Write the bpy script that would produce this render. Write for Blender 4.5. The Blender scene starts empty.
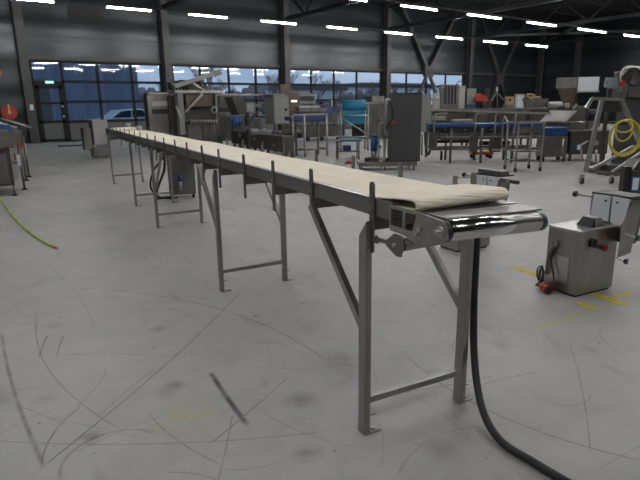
import bpy, bmesh, math, random
from mathutils import Vector, Matrix
random.seed(7)
S = bpy.context.scene
COL = S.collection

# ------------------------------------------------------------------ camera
CAM_H = 1.35
CX = Vector((0.8104215, -0.58566664, -0.01454542))      # image right
CD = Vector((-0.15429999, -0.189431, -0.96969449))      # image down
CF = Vector((0.56516236, 0.78810563, -0.24388731))      # view direction
FPX = 530.0
cam = bpy.data.cameras.new('camera')
cam.lens = FPX / 640 * 36.0
cam.sensor_width = 36.0
cam.clip_end = 400
camo = bpy.data.objects.new('camera', cam)
COL.objects.link(camo)
camo.matrix_world = Matrix(((CX.x, -CD.x, -CF.x, 0), (CX.y, -CD.y, -CF.y, 0), (CX.z, -CD.z, -CF.z, CAM_H), (0, 0, 0, 1)))
cam.dof.use_dof = True
cam.dof.focus_distance = 2.9
cam.dof.aperture_fstop = 6.5
S.camera = camo

# ------------------------------------------------------------------ exposure and world
S.view_settings.view_transform = 'Standard'
S.view_settings.look = 'None'
S.view_settings.exposure = 0.0
S.view_settings.gamma = 1.0
S.view_settings.use_curve_mapping = False
TUBE = 140.0            # radiance of the ceiling tubes
w = bpy.data.worlds.new('overcast_sky'); S.world = w
w.use_nodes = True
nt = w.node_tree
bg = nt.nodes['Background']
tc = nt.nodes.new('ShaderNodeTexCoord')
mp = nt.nodes.new('ShaderNodeMapping'); mp.inputs['Scale'].default_value = (1, 1, 5)
nz = nt.nodes.new('ShaderNodeTexNoise'); nz.inputs['Scale'].default_value = 5.0; nz.inputs['Detail'].default_value = 5
cr = nt.nodes.new('ShaderNodeValToRGB')
cr.color_ramp.elements[0].position = .35; cr.color_ramp.elements[0].color = (.40, .49, .62, 1)
cr.color_ramp.elements[1].position = .65; cr.color_ramp.elements[1].color = (.64, .72, .83, 1)
for a, b in ((tc.outputs['Generated'], mp.inputs[0]), (mp.outputs[0], nz.inputs['Vector']), (nz.outputs[0], cr.inputs[0]), (cr.outputs[0], bg.inputs[0])):
    nt.links.new(a, b)
bg.inputs[1].default_value = 1.05


# ------------------------------------------------------------------ measuring helpers (sight lines of the survey)
def ray(px, py):
    return CX * (px - 320) + CD * (py - 240) + CF * FPX


EYE = Vector((0, 0, CAM_H))


def fl(px, py, z=0.0):
    d = ray(px, py)
    return EYE + d * ((z - CAM_H) / d.z)


def at(px, py, Y):
    d = ray(px, py)
    return EYE + d * (Y / d.y)


# ------------------------------------------------------------------ materials
def mat(name, col, rough=.5, metal=0.0, var=.12, scale=8.0, stretch=(1, 1, 1), bump=0.0, emis=None, alpha=None, rvar=.0):
    m = bpy.data.materials.new(name); m.use_nodes = True
    t = m.node_tree; N = t.nodes; L = t.links
    b = N['Principled BSDF']
    b.inputs['Metallic'].default_value = metal
    b.inputs['Roughness'].default_value = rough
    co = N.new('ShaderNodeTexCoord'); mpn = N.new('ShaderNodeMapping'); mpn.inputs['Scale'].default_value = stretch
    no = N.new('ShaderNodeTexNoise'); no.inputs['Scale'].default_value = scale; no.inputs['Detail'].default_value = 5
    ra = N.new('ShaderNodeValToRGB')
    lo = [max(0, c * (1 - var)) for c in col]; hi = [min(1, c * (1 + var)) for c in col]
    ra.color_ramp.elements[0].position = .3; ra.color_ramp.elements[0].color = (*lo, 1)
    ra.color_ramp.elements[1].position = .7; ra.color_ramp.elements[1].color = (*hi, 1)
    L.new(co.outputs['Object'], mpn.inputs[0]); L.new(mpn.outputs[0], no.inputs['Vector'])
    L.new(no.outputs[0], ra.inputs[0]); L.new(ra.outputs[0], b.inputs['Base Color'])
    if rvar:
        mr = N.new('ShaderNodeMapRange'); mr.inputs[3].default_value = max(.03, rough - rvar); mr.inputs[4].default_value = min(1, rough + rvar)
        L.new(no.outputs[0], mr.inputs[0]); L.new(mr.outputs[0], b.inputs['Roughness'])
    if bump:
        bu = N.new('ShaderNodeBump'); bu.inputs['Strength'].default_value = bump; bu.inputs['Distance'].default_value = .01
        L.new(no.outputs[0], bu.inputs['Height']); L.new(bu.outputs[0], b.inputs['Normal'])
    if emis:
        b.inputs['Emission Color'].default_value = (*emis[0], 1); b.inputs['Emission Strength'].default_value = emis[1]
    if alpha is not None:
        b.inputs['Alpha'].default_value = alpha
    return m


M = {}
M['steel'] = mat('brushed stainless steel', (.36, .35, .335), .34, .92, .1, 14, (1, 1, .12), rvar=.06)
M['steel_dark'] = mat('dull stainless steel', (.20, .195, .185), .42, .85, .14, 10, (1, 1, .2), rvar=.06)
M['steel_rail'] = mat('handled stainless rail', (.26, .255, .245), .38, .85, .14, 6, (1, .2, 1), rvar=.08)
M['steel_light'] = mat('bright stainless steel', (.50, .49, .47), .30, .9, .06, 12, (.2, 1, 1), rvar=.05)
M['steel_bg'] = mat('shaded background steel', (.20, .195, .185), .36, .9, .22, 5, (1, 1, .3), rvar=.08)  # these three: stainless again, with shade at the back put into the colour
M['steel_bg_dark'] = mat('shaded dull background steel', (.10, .098, .092), .42, .85, .25, 5, (1, 1, .3), rvar=.08)
M['steel_bg_light'] = mat('shaded bright background steel', (.42, .415, .40), .32, .9, .1, 7, rvar=.06)
M['chrome'] = mat('polished roller steel', (.62, .61, .60), .14, 1.0, .03, 20)
M['belt'] = mat('cream cotton belt', (.87, .81, .67), .85, 0, .05, 9, (1, .4, 1), bump=.15)
M['belt_under'] = mat('dark rubber belt underside', (.03, .03, .03), .7, 0, .2, 20)
M['black'] = mat('black rubber', (.018, .018, .02), .5, 0, .2, 12)
M['black_plastic'] = mat('black plastic', (.02, .02, .022), .35, 0, .2, 12)
M['grey_cab'] = mat('dark grey enamel', (.05, .05, .052), .5, .1, .1, 3)
M['light_cab'] = mat('light grey enamel', (.23, .235, .225), .5, 0, .06, 3)
M['white'] = mat('white plastic', (.60, .63, .66), .4, 0, .05, 5)
M['white_dull'] = mat('off white sheet', (.34, .34, .32), .6, 0, .08, 5)
M['navy'] = mat('navy blue belting', (.015, .04, .14), .45, 0, .2, 7)
M['blue'] = mat('bright blue plastic', (.010, .055, .20), .4, 0, .15, 8)
M['teal'] = mat('teal blue belting', (.008, .17, .30), .45, 0, .12, 8)
M['red'] = mat('red plastic', (.36, .022, .015), .4, 0, .1, 9)
M['orange'] = mat('orange enamel', (.55, .13, .03), .45, 0, .15, 9)
M['yellow_hose'] = mat('yellow hose rubber', (.50, .42, .055), .5, 0, .08, 9)
M['earth_cable'] = mat('green and yellow cable', (.35, .45, .05), .5, 0, .3, 5)
M['card'] = mat('brown cardboard', (.38, .25, .13), .8, 0, .15, 6)
M['brown_steel'] = mat('warm coated board', (.12, .09, .065), .5, .2, .12, 6)
M['column'] = mat('dark grey painted column', (.050, .050, .050), .5, 0, .1, 2)
M['frame'] = mat('black window frame', (.006, .0065, .008), .75, 0, .1, 5)
M['kick'] = mat('grey solid door panel', (.10, .105, .105), .5, .1, .08, 3)
M['truss'] = mat('grey roof steel', (.022, .023, .025), .6, .1, .15, 2)
M['label_blue'] = mat('blue bordered label', (.03, .10, .32), .4, 0, .05, 8)
M['label_white'] = mat('white label paper', (.66, .72, .78), .5, 0, .05, 8)
M['yellow_paint'] = mat('worn yellow floor paint', (.55, .42, .05), .6, 0, .3, 22)
M['film'] = mat('grey plastic film', (.20, .22, .24), .25, 0, .2, 16, bump=.5)
M['concrete_out'] = mat('yard paving with painted wet sheen', (.26, .28, .31), .5, 0, .15, .6)  # base colour lightened to stand for reflections off the wet paving
M['car'] = mat('pale car paint', (.62, .70, .78), .25, .2, .04, 3)
M['car_glass'] = mat('dark car glass', (.03, .04, .06), .1, 0, .1, 3)
M['bark'] = mat('bare tree bark', (.20, .165, .16), .9, 0, .2, 6)
M['far_white'] = mat('white far cladding', (.62, .68, .72), .6, 0, .05, .5)
M['brass'] = mat('brass fitting', (.5, .33, .1), .35, .8, .1, 9)
M['exit_green'] = mat('lit green exit sign', (.1, .5, .4), .4, 0, .02, 5, emis=((.12, .75, .55), 1.3))
M['exit_white'] = mat('lit white exit symbol', (.8, .9, .9), .4, 0, .02, 5, emis=((.8, 1, 1), 1.3))
M['tube'] = mat('fluorescent tube diffuser', (.8, .8, .8), .4, 0, .01, 5, emis=((1.0, .985, .965), TUBE))
M['lamp_small'] = mat('lit machine lamp', (.8, .8, .8), .4, 0, .01, 5, emis=((.95, 1.0, 1.0), 1.6))


def glass_mat():
    m = bpy.data.materials.new('window glass'); m.use_nodes = True
    t = m.node_tree; N = t.nodes; L = t.links
    N.remove(N['Principled BSDF'])
    tr = N.new('ShaderNodeBsdfTransparent'); tr.inputs[0].default_value = (.80, .86, .93, 1)
    gl = N.new('ShaderNodeBsdfGlossy'); gl.inputs['Roughness'].default_value = .03
    no = N.new('ShaderNodeTexNoise'); no.inputs['Scale'].default_value = .9
    bu = N.new('ShaderNodeBump'); bu.inputs['Strength'].default_value = .03
    fr = N.new('ShaderNodeLayerWeight'); fr.inputs[0].default_value = .5
    pw = N.new('ShaderNodeMath'); pw.operation = 'POWER'; pw.inputs[1].default_value = 5; L.new(fr.outputs['Facing'], pw.inputs[0])
    sc_ = N.new('ShaderNodeMath'); sc_.operation = 'MULTIPLY_ADD'; sc_.inputs[1].default_value = .9; sc_.inputs[2].default_value = .035; L.new(pw.outputs[0], sc_.inputs[0])
    mx = N.new('ShaderNodeMixShader')
    L.new(no.outputs[0], bu.inputs['Height']); L.new(bu.outputs[0], gl.inputs['Normal'])
    L.new(sc_.outputs[0], mx.inputs[0]); L.new(tr.outputs[0], mx.inputs[1]); L.new(gl.outputs[0], mx.inputs[2])
    L.new(mx.outputs[0], N['Material Output'].inputs[0])
    return m


M['glass'] = glass_mat()


def panel_mat(name, col, rough, step, axis='z', metal=.35, dark=.6):
    """sandwich panels: thin joints every `step` metres and slight tone changes per panel"""
    m = bpy.data.materials.new(name); m.use_nodes = True
    t = m.node_tree; N = t.nodes; L = t.links
    b = N['Principled BSDF']; b.inputs['Metallic'].default_value = metal
    co = N.new('ShaderNodeNewGeometry'); sp = N.new('ShaderNodeSeparateXYZ')
    L.new(co.outputs['Position'], sp.inputs[0])

    def ma(op, a, bb=None):
        n = N.new('ShaderNodeMath'); n.operation = op
        for i, v in enumerate((a, bb)):
            if v is None: continue
            if isinstance(v, (int, float)): n.inputs[i].default_value = v
            else: L.new(v, n.inputs[i])
        return n.outputs[0]
    z = ma('DIVIDE', sp.outputs[axis.upper()], step)
    fr = ma('FRACT', z); fo = ma('FLOOR', z)
    joint = ma('LESS_THAN', fr, .035)
    wn = N.new('ShaderNodeTexWhiteNoise'); wn.noise_dimensions = '1D'; L.new(fo, wn.inputs['W'])
    no = N.new('ShaderNodeTexNoise'); no.inputs['Scale'].default_value = .8; no.inputs['Detail'].default_value = 4
    L.new(co.outputs['Position'], no.inputs['Vector'])
    k = ma('ADD', ma('MULTIPLY', wn.outputs[0], .3), ma('MULTIPLY', no.outputs[0], .3))
    k = ma('ADD', k, .70)
    k = ma('MULTIPLY', k, ma('SUBTRACT', 1.0, ma('MULTIPLY', joint, dark)))
    mx = N.new('ShaderNodeVectorMath'); mx.operation = 'SCALE'; mx.inputs[0].default_value = col
    L.new(k, mx.inputs['Scale']); L.new(mx.outputs[0], b.inputs['Base Color'])
    mr = N.new('ShaderNodeMapRange'); mr.inputs[3].default_value = rough - .03; mr.inputs[4].default_value = rough + .06
    L.new(no.outputs[0], mr.inputs[0]); L.new(mr.outputs[0], b.inputs['Roughness'])
    bu = N.new('ShaderNodeBump'); bu.inputs['Strength'].default_value = .35; bu.inputs['Distance'].default_value = .03
    wv = ma('SINE', ma('MULTIPLY', fr, 6.283)); L.new(wv, bu.inputs['Height']); L.new(bu.outputs[0], b.inputs['Normal'])
    return m


M['wall'] = panel_mat('grey metal wall panels', (.030, .036, .040), .30, 1.1, 'z', .5)


def rib(m):
    t = m.node_tree; N = t.nodes; L = t.links; b = N['Principled BSDF']
    co = N.new('ShaderNodeTexCoord'); wv = N.new('ShaderNodeTexWave'); wv.bands_direction = 'Y'; wv.inputs['Scale'].default_value = 26; wv.inputs['Distortion'].default_value = .3
    bu = N.new('ShaderNodeBump'); bu.inputs['Strength'].default_value = .7; bu.inputs['Distance'].default_value = .004
    L.new(co.outputs['Object'], wv.inputs['Vector']); L.new(wv.outputs['Fac'], bu.inputs['Height']); L.new(bu.outputs[0], b.inputs['Normal'])


rib(M['belt'])
M['roofdeck'] = panel_mat('dark roof deck', (.02, .021, .023), .6, .35, 'x', .1)
M['blue_clad'] = panel_mat('blue profiled cladding', (.15, .205, .29), .55, .30, 'x', .0, .35)


# ------------------------------------------------------------------ concrete floor with its scratches and stains
def circ3(a, b, c):
    ax, ay, bx, by, cx_, cy = a.x, a.y, b.x, b.y, c.x, c.y
    d = 2 * (ax * (by - cy) + bx * (cy - ay) + cx_ * (ay - by))
    if abs(d) < 1e-4: d = 1e-4
    ux = ((ax**2 + ay**2) * (by - cy) + (bx**2 + by**2) * (cy - ay) + (cx_**2 + cy**2) * (ay - by)) / d
    uy = ((ax**2 + ay**2) * (cx_ - bx) + (bx**2 + by**2) * (ax - cx_) + (cx_**2 + cy**2) * (bx - ax)) / d
    return Vector((ux, uy)), (Vector((ax, ay)) - Vector((ux, uy))).length


SCR = [  # three survey points, half width (m), strength
    ((45, 465), (163, 367), (240, 292), .0035, .55), ((60, 288), (130, 292), (320, 356), .004, .45),
    ((2, 335), (17, 400), (42, 462), .009, .42), ((0, 441), (150, 444), (320, 432), .003, .35),
    ((215, 440), (250, 411), (285, 380), .003, .5), ((212, 375), (228, 399), (245, 422), .013, .75),
    ((150, 415), (180, 442), (215, 462), .003, .35), ((42, 462), (56, 430), (76, 410), .004, .5),
    ((40, 356), (110, 354), (180, 357), .002, .35), ((37, 322), (44, 362), (115, 426), .003, .4),
    ((232, 418), (226, 448), (219, 478), .003, .35), ((408, 356), (510, 420), (630, 458), .003, .5),
    ((570, 345), (583, 395), (590, 446), .002, .45), ((320, 372), (400, 390), (470, 440), .002, .3),
    ((100, 415), (128, 390), (150, 372), .003, .35), ((40, 355), (43, 345), (47, 337), .004, .55),
    ((57, 355), (60, 345), (63, 337), .004, .5), ((285, 292), (330, 262), (370, 232), .004, .3),
    ((500, 300), (540, 330), (560, 350), .002, .35), ((330, 240), (380, 225), (440, 230), .004, .25),
    ((160, 240), (190, 262), (210, 292), .004, .25), ((600, 330), (615, 350), (640, 362), .002, .4),
    ((540, 400), (560, 405), (590, 398), .002, .35), ((20, 250), (60, 275), (95, 330), .003, .3),
    ((60, 470), (90, 440), (140, 430), .006, .3), ((400, 470), (430, 440), (500, 425), .002, .3),
]
rs = random.Random(21)
for _ in range(34):
    x_, y_ = rs.uniform(-20, 660), rs.uniform(190, 478); an_ = rs.uniform(0, 3.14); k_ = (y_ - 110) / 370; l_ = rs.uniform(14, 60) * k_ + 4
    dx_, dy_ = l_ * math.cos(an_), l_ * .55 * math.sin(an_); b_ = rs.uniform(-.22, .22) * l_
    SCR.append(((x_ - dx_, y_ - dy_), (x_ - dy_ / l_ * b_, y_ + dx_ / l_ * b_ * .5), (x_ + dx_, y_ + dy_), rs.uniform(.001, .0025), rs.uniform(.25, .5)))
SMUDGE = [(340, 360, .16, .5), (90, 438, .05, .6), (165, 392, .06, .35), (158, 329, .05, .45), (55, 325, .06, .3), (45, 400, .06, .35),
          (300, 400, .08, .5), (307, 453, .06, .6), (175, 385, .05, .5), (345, 380, .09, .3), (500, 345, .09, .3), (437, 372, .05, .35),
          (440, 450, .07, .4), (455, 300, .12, .25), (245, 270, .12, .25), (290, 250, .15, .2), (130, 250, .2, .18), (590, 350, .06, .3),
          (350, 200, .3, .3), (560, 240, .25, .15), (480, 400, .07, .35), (30, 300, .1, .2)]


def floor_mat():
    m = bpy.data.materials.new('worn power floated concrete'); m.use_nodes = True
    t = m.node_tree; N = t.nodes; L = t.links
    b = N['Principled BSDF']
    ge = N.new('ShaderNodeNewGeometry'); pos = ge.outputs['Position']

    def ma(op, a, bb=None, cc=None):
        n = N.new('ShaderNodeMath'); n.operation = op
        for i, v in enumerate((a, bb, cc)):
            if v is None: continue
            if isinstance(v, (int, float)): n.inputs[i].default_value = v
            else: L.new(v, n.inputs[i])
        return n.outputs[0]

    def noise(s, d=5, vec=None, dist=0.0, st=(1, 1, 1)):
        mm = N.new('ShaderNodeMapping'); mm.inputs['Scale'].default_value = st; L.new(vec or pos, mm.inputs[0])
        n = N.new('ShaderNodeTexNoise'); n.inputs['Scale'].default_value = s; n.inputs['Detail'].default_value = d
        n.inputs['Distortion'].default_value = dist; L.new(mm.outputs[0], n.inputs['Vector']); return n.outputs[0]

    def rng(v, a, b_, c, d):
        n = N.new('ShaderNodeMapRange'); L.new(v, n.inputs[0])
        for i, q in enumerate((a, b_, c, d)): n.inputs[i + 1].default_value = q
        return n.outputs[0]

    def dist(c):
        n = N.new('ShaderNodeVectorMath'); n.operation = 'DISTANCE'; L.new(pos, n.inputs[0]); n.inputs[1].default_value = (c[0], c[1], 0)
        return n.outputs['Value']
    base = rng(noise(.5, 6), .3, .7, .84, 1.08)
    base = ma('MULTIPLY', base, rng(noise(3.2, 8, dist=1.2), .3, .7, .91, 1.06))
    base = ma('MULTIPLY', base, rng(noise(40, 3), .25, .75, .96, 1.04))
    base = ma('MULTIPLY', base, rng(noise(2.1, 6, dist=2.5, st=(1, .35, 1)), .58, .72, 1.0, .82))
    brk = rng(noise(9, 3), .3, .55, .45, 1.0)
    dark = None
    for a, c, e, wd, st in SCR:
        wd = max(wd, .0022)
        A, B, C = fl(*a), fl(*c), fl(*e)
        o, r = circ3(A, B, C)
        mid = (A + C) / 2; mr = (A - C).length / 2 + .03
        d = ma('ABSOLUTE', ma('SUBTRACT', dist(o), r))
        s = ma('MULTIPLY', rng(d, wd * .4, wd * 1.5, st * 1.15, 0), rng(dist(mid), mr * .92, mr * 1.04, 1, 0))
        dark = s if dark is None else ma('MAXIMUM', dark, s)
    dark = ma('MULTIPLY', dark, brk)
    spots = ma('MAXIMUM', rng(noise(13, 2), .72, .76, 0, .5), ma('MULTIPLY', rng(noise(34, 2), .70, .75, 0, .55), rng(noise(1.3, 2), .45, .6, 0, 1)))
    dark = ma('MAXIMUM', dark, spots)
    sn = rng(noise(7, 5, dist=1.0), .3, .7, .3, 1.1)
    for x, y, r, st in SMUDGE:
        p = fl(x, y)
        dark = ma('ADD', dark, ma('MULTIPLY', rng(dist(p), r * .15, r * 1.35, st * .85, 0), sn))
    k = ma('MULTIPLY', base, ma('SUBTRACT', 1.0, ma('MINIMUM', dark, .85)))
    col = N.new('ShaderNodeVectorMath'); col.operation = 'SCALE'; col.inputs[0].default_value = (.380, .380, .372); L.new(k, col.inputs['Scale'])
    # faint old yellow mark
    yp = fl(187, 416)
    ym = ma('MULTIPLY', rng(dist(yp), .02, .17, .7, 0), rng(noise(12, 4, st=(1, 3, 1)), .45, .6, 0, 1))
    A, B = fl(530, 330), fl(625, 301)
    o, r = circ3(A, (A + B) / 2 + Vector((.002, .004, 0)), B)
    ym = ma('MAXIMUM', ym, ma('MULTIPLY', ma('MULTIPLY', rng(ma('ABSOLUTE', ma('SUBTRACT', dist(o), r)), .008, .035, .75, 0), rng(dist((A + B) / 2), .45, .52, 1, 0)), rng(noise(16, 3), .4, .6, .2, 1)))
    mx = N.new('ShaderNodeMix'); mx.data_type = 'RGBA'; L.new(ym, mx.inputs[0]); L.new(col.outputs[0], mx.inputs[6]); mx.inputs[7].default_value = (.42, .37, .10, 1)
    L.new(mx.outputs[2], b.inputs['Base Color'])
    L.new(rng(noise(1.6, 6), .3, .7, .40, .58), b.inputs['Roughness'])
    b.inputs['Specular IOR Level'].default_value = .5
    bu = N.new('ShaderNodeBump'); bu.inputs['Strength'].default_value = .06; L.new(noise(25, 4), bu.inputs['Height']); L.new(bu.outputs[0], b.inputs['Normal'])
    return m


M['floor'] = floor_mat()


# ------------------------------------------------------------------ mesh helpers
class MB:
    def __init__(s):
        s.bm = bmesh.new()

    def quad(s, vs, faces):
        v = [s.bm.verts.new(p) for p in vs]
        for f in faces: s.bm.faces.new([v[i] for i in f])

    def b(s, x0, x1, y0, y1, z0, z1):
        vs = [(x0, y0, z0), (x1, y0, z0), (x1, y1, z0), (x0, y1, z0), (x0, y0, z1), (x1, y0, z1), (x1, y1, z1), (x0, y1, z1)]
        s.quad(vs, [(0, 3, 2, 1), (4, 5, 6, 7), (0, 1, 5, 4), (1, 2, 6, 5), (2, 3, 7, 6), (3, 0, 4, 7)])

    def r(s, p, q, w_, h=None, up=(0, 0, 1)):
        """rectangular bar from p to q, w_ across, h in the up direction"""
        h = h or w_
        p, q = Vector(p), Vector(q); d = (q - p).normalized(); up = Vector(up)
        if abs(d.dot(up)) > .98: up = Vector((0, 1, 0))
        a = d.cross(up).normalized(); c = a.cross(d).normalized()
        vs = []
        for o in (p, q):
            for sa, sc in ((-1, -1), (1, -1), (1, 1), (-1, 1)): vs.append(o + a * sa * w_ / 2 + c * sc * h / 2)
        s.quad(vs, [(0, 1, 2, 3), (7, 6, 5, 4), (0, 4, 5, 1), (1, 5, 6, 2), (2, 6, 7, 3), (3, 7, 4, 0)])

    def c(s, p, q, r, r2=None, n=16):
        p, q = Vector(p), Vector(q); r2 = r if r2 is None else r2
        d = (q - p).normalized(); up = Vector((0, 0, 1)) if abs(d.z) < .9 else Vector((0, 1, 0))
        a = d.cross(up).normalized(); e = d.cross(a)
        v1 = [s.bm.verts.new(p + (a * math.cos(t) + e * math.sin(t)) * r) for t in [2 * math.pi * i / n for i in range(n)]]
        v2 = [s.bm.verts.new(q + (a * math.cos(t) + e * math.sin(t)) * r2) for t in [2 * math.pi * i / n for i in range(n)]]
        for i in range(n):
            f = s.bm.faces.new((v1[i], v1[(i + 1) % n], v2[(i + 1) % n], v2[i])); f.smooth = True
        s.bm.faces.new(v1[::-1]); s.bm.faces.new(v2)

    def t(s, pts, r, n=8, steps=6):
        """smooth tube through pts"""
        P = [Vector(p) for p in pts]
        if len(P) > 2 and steps > 1:
            Q = []
            for i in range(len(P) - 1):
                p0 = P[max(i - 1, 0)]; p1 = P[i]; p2 = P[i + 1]; p3 = P[min(i + 2, len(P) - 1)]
                for k in range(steps):
                    u = k / steps
                    Q.append(.5 * ((2 * p1) + (p2 - p0) * u + (2 * p0 - 5 * p1 + 4 * p2 - p3) * u * u + (3 * p1 - p0 - 3 * p2 + p3) * u**3))
            Q.append(P[-1]); P = Q
        rings = []; ref = None
        for i, p in enumerate(P):
            d = (P[min(i + 1, len(P) - 1)] - P[max(i - 1, 0)]).normalized()
            if ref is None: ref = Vector((0, 0, 1)) if abs(d.z) < .8 else Vector((1, 0, 0))
            a = (ref - d * ref.dot(d)).normalized(); ref = a; e = d.cross(a)
            rings.append([s.bm.verts.new(p + (a * math.cos(th) + e * math.sin(th)) * r) for th in [2 * math.pi * k / n for k in range(n)]])
        for A, B in zip(rings, rings[1:]):
            for k in range(n):
                f = s.bm.faces.new((A[k], A[(k + 1) % n], B[(k + 1) % n], B[k])); f.smooth = True
        s.bm.faces.new(rings[0][::-1]); s.bm.faces.new(rings[-1])

    def p(s, poly, axis, a0, a1):
        """prism: poly of 2D points extruded along axis"""
        def mk(u, v, a): return {'x': (a, u, v), 'y': (u, a, v), 'z': (u, v, a)}[axis]
        A = [s.bm.verts.new(mk(u, v, a0)) for u, v in poly]; B = [s.bm.verts.new(mk(u, v, a1)) for u, v in poly]
        n = len(poly)
        for i in range(n): s.bm.faces.new((A[i], A[(i + 1) % n], B[(i + 1) % n], B[i]))
        s.bm.faces.new(A[::-1]); s.bm.faces.new(B)

    def h(s, x0, x1, y0, y1, z0, X0, X1, Y0, Y1, z1):
        """frustum between two rectangles"""
        vs = [(x0, y0, z0), (x1, y0, z0), (x1, y1, z0), (x0, y1, z0), (X0, Y0, z1), (X1, Y0, z1), (X1, Y1, z1), (X0, Y1, z1)]
        s.quad(vs, [(0, 3, 2, 1), (4, 5, 6, 7), (0, 1, 5, 4), (1, 2, 6, 5), (2, 3, 7, 6), (3, 0, 4, 7)])

    def build(s, name, material, parent=None, bev=0.0):
        bmesh.ops.recalc_face_normals(s.bm, faces=s.bm.faces[:])
        me = bpy.data.meshes.new(name); s.bm.to_mesh(me); s.bm.free()
        me.materials.append(material)
        o = bpy.data.objects.new(name, me); COL.objects.link(o)
        if parent is not None: o.parent = parent
        if bev:
            md = o.modifiers.new('bevel', 'BEVEL'); md.width = bev; md.segments = 2; md.limit_method = 'ANGLE'; md.angle_limit = .7
            md.harden_normals = False
        return o


def P(parent, name, material, *shapes, bev=0.0, label=None):
    m = MB()
    for sh in shapes: getattr(m, sh[0])(*sh[1:])
    o = m.build(name, M[material], parent, bev)
    if label: o['label'] = label
    return o


def thing(name, label, cat, loc=(0, 0, 0), rotz=0.0, group=None):
    o = bpy.data.objects.new(name, None); COL.objects.link(o)
    o.location = loc; o.rotation_euler = (0, 0, math.radians(rotz)); o.empty_display_size = .1
    o['label'] = label; o['category'] = cat
    if group: o['group'] = group
    return o


def single(name, label, cat, material, *shapes, loc=(0, 0, 0), rotz=0.0, group=None, bev=0.0):
    o = P(None, name, material, *shapes, bev=bev)
    o.location = loc; o.rotation_euler = (0, 0, math.radians(rotz))
    o['label'] = label; o['category'] = cat
    if group: o['group'] = group
    return o


def struct(name, material, *shapes, parent=None, bev=0.0):
    o = P(parent, name, material, *shapes, bev=bev)
    if parent is None: o['kind'] = 'structure'
    return o


def copy_tree(o, parent=None):
    c = o.copy(); COL.objects.link(c)
    if parent is not None: c.parent = parent
    for ch in [k for k in o.children]: copy_tree(ch, c)
    return c


class Frame:
    """local frame of a thing: A(px, py, d) gives the local point on the plane d behind its front"""
    def __init__(s, loc, rotz=0.0):
        a = math.radians(rotz); s.o = Vector((loc[0], loc[1], 0)); s.rz = rotz
        s.x = Vector((math.cos(a), math.sin(a), 0)); s.y = Vector((-math.sin(a), math.cos(a), 0))

    def A(s, px, py, d=0.0):
        r_ = ray(px, py); e = EYE - s.o
        k = (d - e.dot(s.y)) / r_.dot(s.y)
        p = e + r_ * k
        return Vector((p.dot(s.x), d, p.z))

    def bx(s, x0, x1, yt, yb, d=0.0, dep=.3):
        """box whose front face covers the sight window x0..x1, yt..yb"""
        xm = (x0 + x1) / 2; ym = (yt + yb) / 2
        return ('b', s.A(x0, ym, d).x, s.A(x1, ym, d).x, d, d + dep, max(0, s.A(xm, yb, d).z), s.A(xm, yt, d).z)


# ================================================================== SETTING
RX, LX, FY, BY, CZ = 41.0, -7.0, -13.0, 26.15, 7.4
struct('floor', 'floor', ('b', LX - .2, RX + .2, FY - .2, BY + .2, -.3, 0))
struct('ceiling', 'roofdeck', ('b', LX - .2, RX + .2, FY - .2, BY + .2, CZ, CZ + .2))
struct('wall_left', 'wall', ('b', LX - .2, LX, FY, BY, 0, CZ))
struct('wall_right', 'wall', ('b', RX, RX + .2, FY, BY, 0, CZ))
struct('wall_front', 'wall', ('b', LX, RX, FY - .2, FY, 0, CZ))

cols = [3.60, 9.72, 16.45, 24.0, 31.95, 40.7]
bays = [(3.80, 9.50, [5.05, 6.53, 8.05], 'first'), (10.0, 16.22, [11.47, 13.06, 14.66], 'second'), (16.75, 23.75, [18.30, 19.95, 21.70], 'third'), (24.3, 31.70, [25.95, 27.85, 29.75], 'fourth')]
ZW = 3.45
sh = [('b', LX, RX, BY, BY + .2, ZW, CZ), ('b', LX, 3.8, BY, BY + .2, 0, ZW)]
for a, b_ in ((9.50, 10.0), (16.22, 16.75), (23.75, 24.3), (31.70, RX)): sh.append(('b', a, b_, BY, BY + .2, 0, ZW))
struct('wall_back', 'wall', *sh)
struct('trim_1', 'column', ('b', LX, RX, BY - .05, BY, ZW + .02, ZW + .14))

rows = [0.0, .86, 1.72, 2.58, ZW]
for n, (x0, x1, mull, nm) in enumerate(bays):
    first = n == 0
    fr = [('b', x0, x1, BY - .02, BY + .06, ZW - .09, ZW), ('b', x0, x0 + .1, BY - .02, BY + .06, 0, ZW), ('b', x1 - .1, x1, BY - .02, BY + .06, 0, ZW)]
    xs = [x0] + mull + [x1]
    for mx in mull: fr.append(('b', mx - .055, mx + .055, BY - .02, BY + .06, 0, ZW))
    for z in rows[:-1]:
        a = mull[0] if first else x0
        fr.append(('b', a, x1, BY - .02, BY + .06, max(0, z - .06), z + .06))
    if first: fr.append(('b', x0, mull[0], BY - .02, BY + .06, 2.42, 2.60))
    wf = struct('window_%d' % (n + 1), 'frame', *fr)
    for i, (a, b_) in enumerate(zip(xs, xs[1:])):
        for j in range(1, 4):
            if first and i == 0 and j < 3: continue
            P(wf, 'glass_pane', 'glass', ('b', a + .05, b_ - .05, BY + .015, BY + .03, rows[j] + .05, rows[j + 1] - .05))
        if not (first and i == 0):
            P(wf, 'solid_panel', 'kick', ('b', a + .05, b_ - .05, BY + .0, BY + .05, .06, rows[1] - .05))
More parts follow.
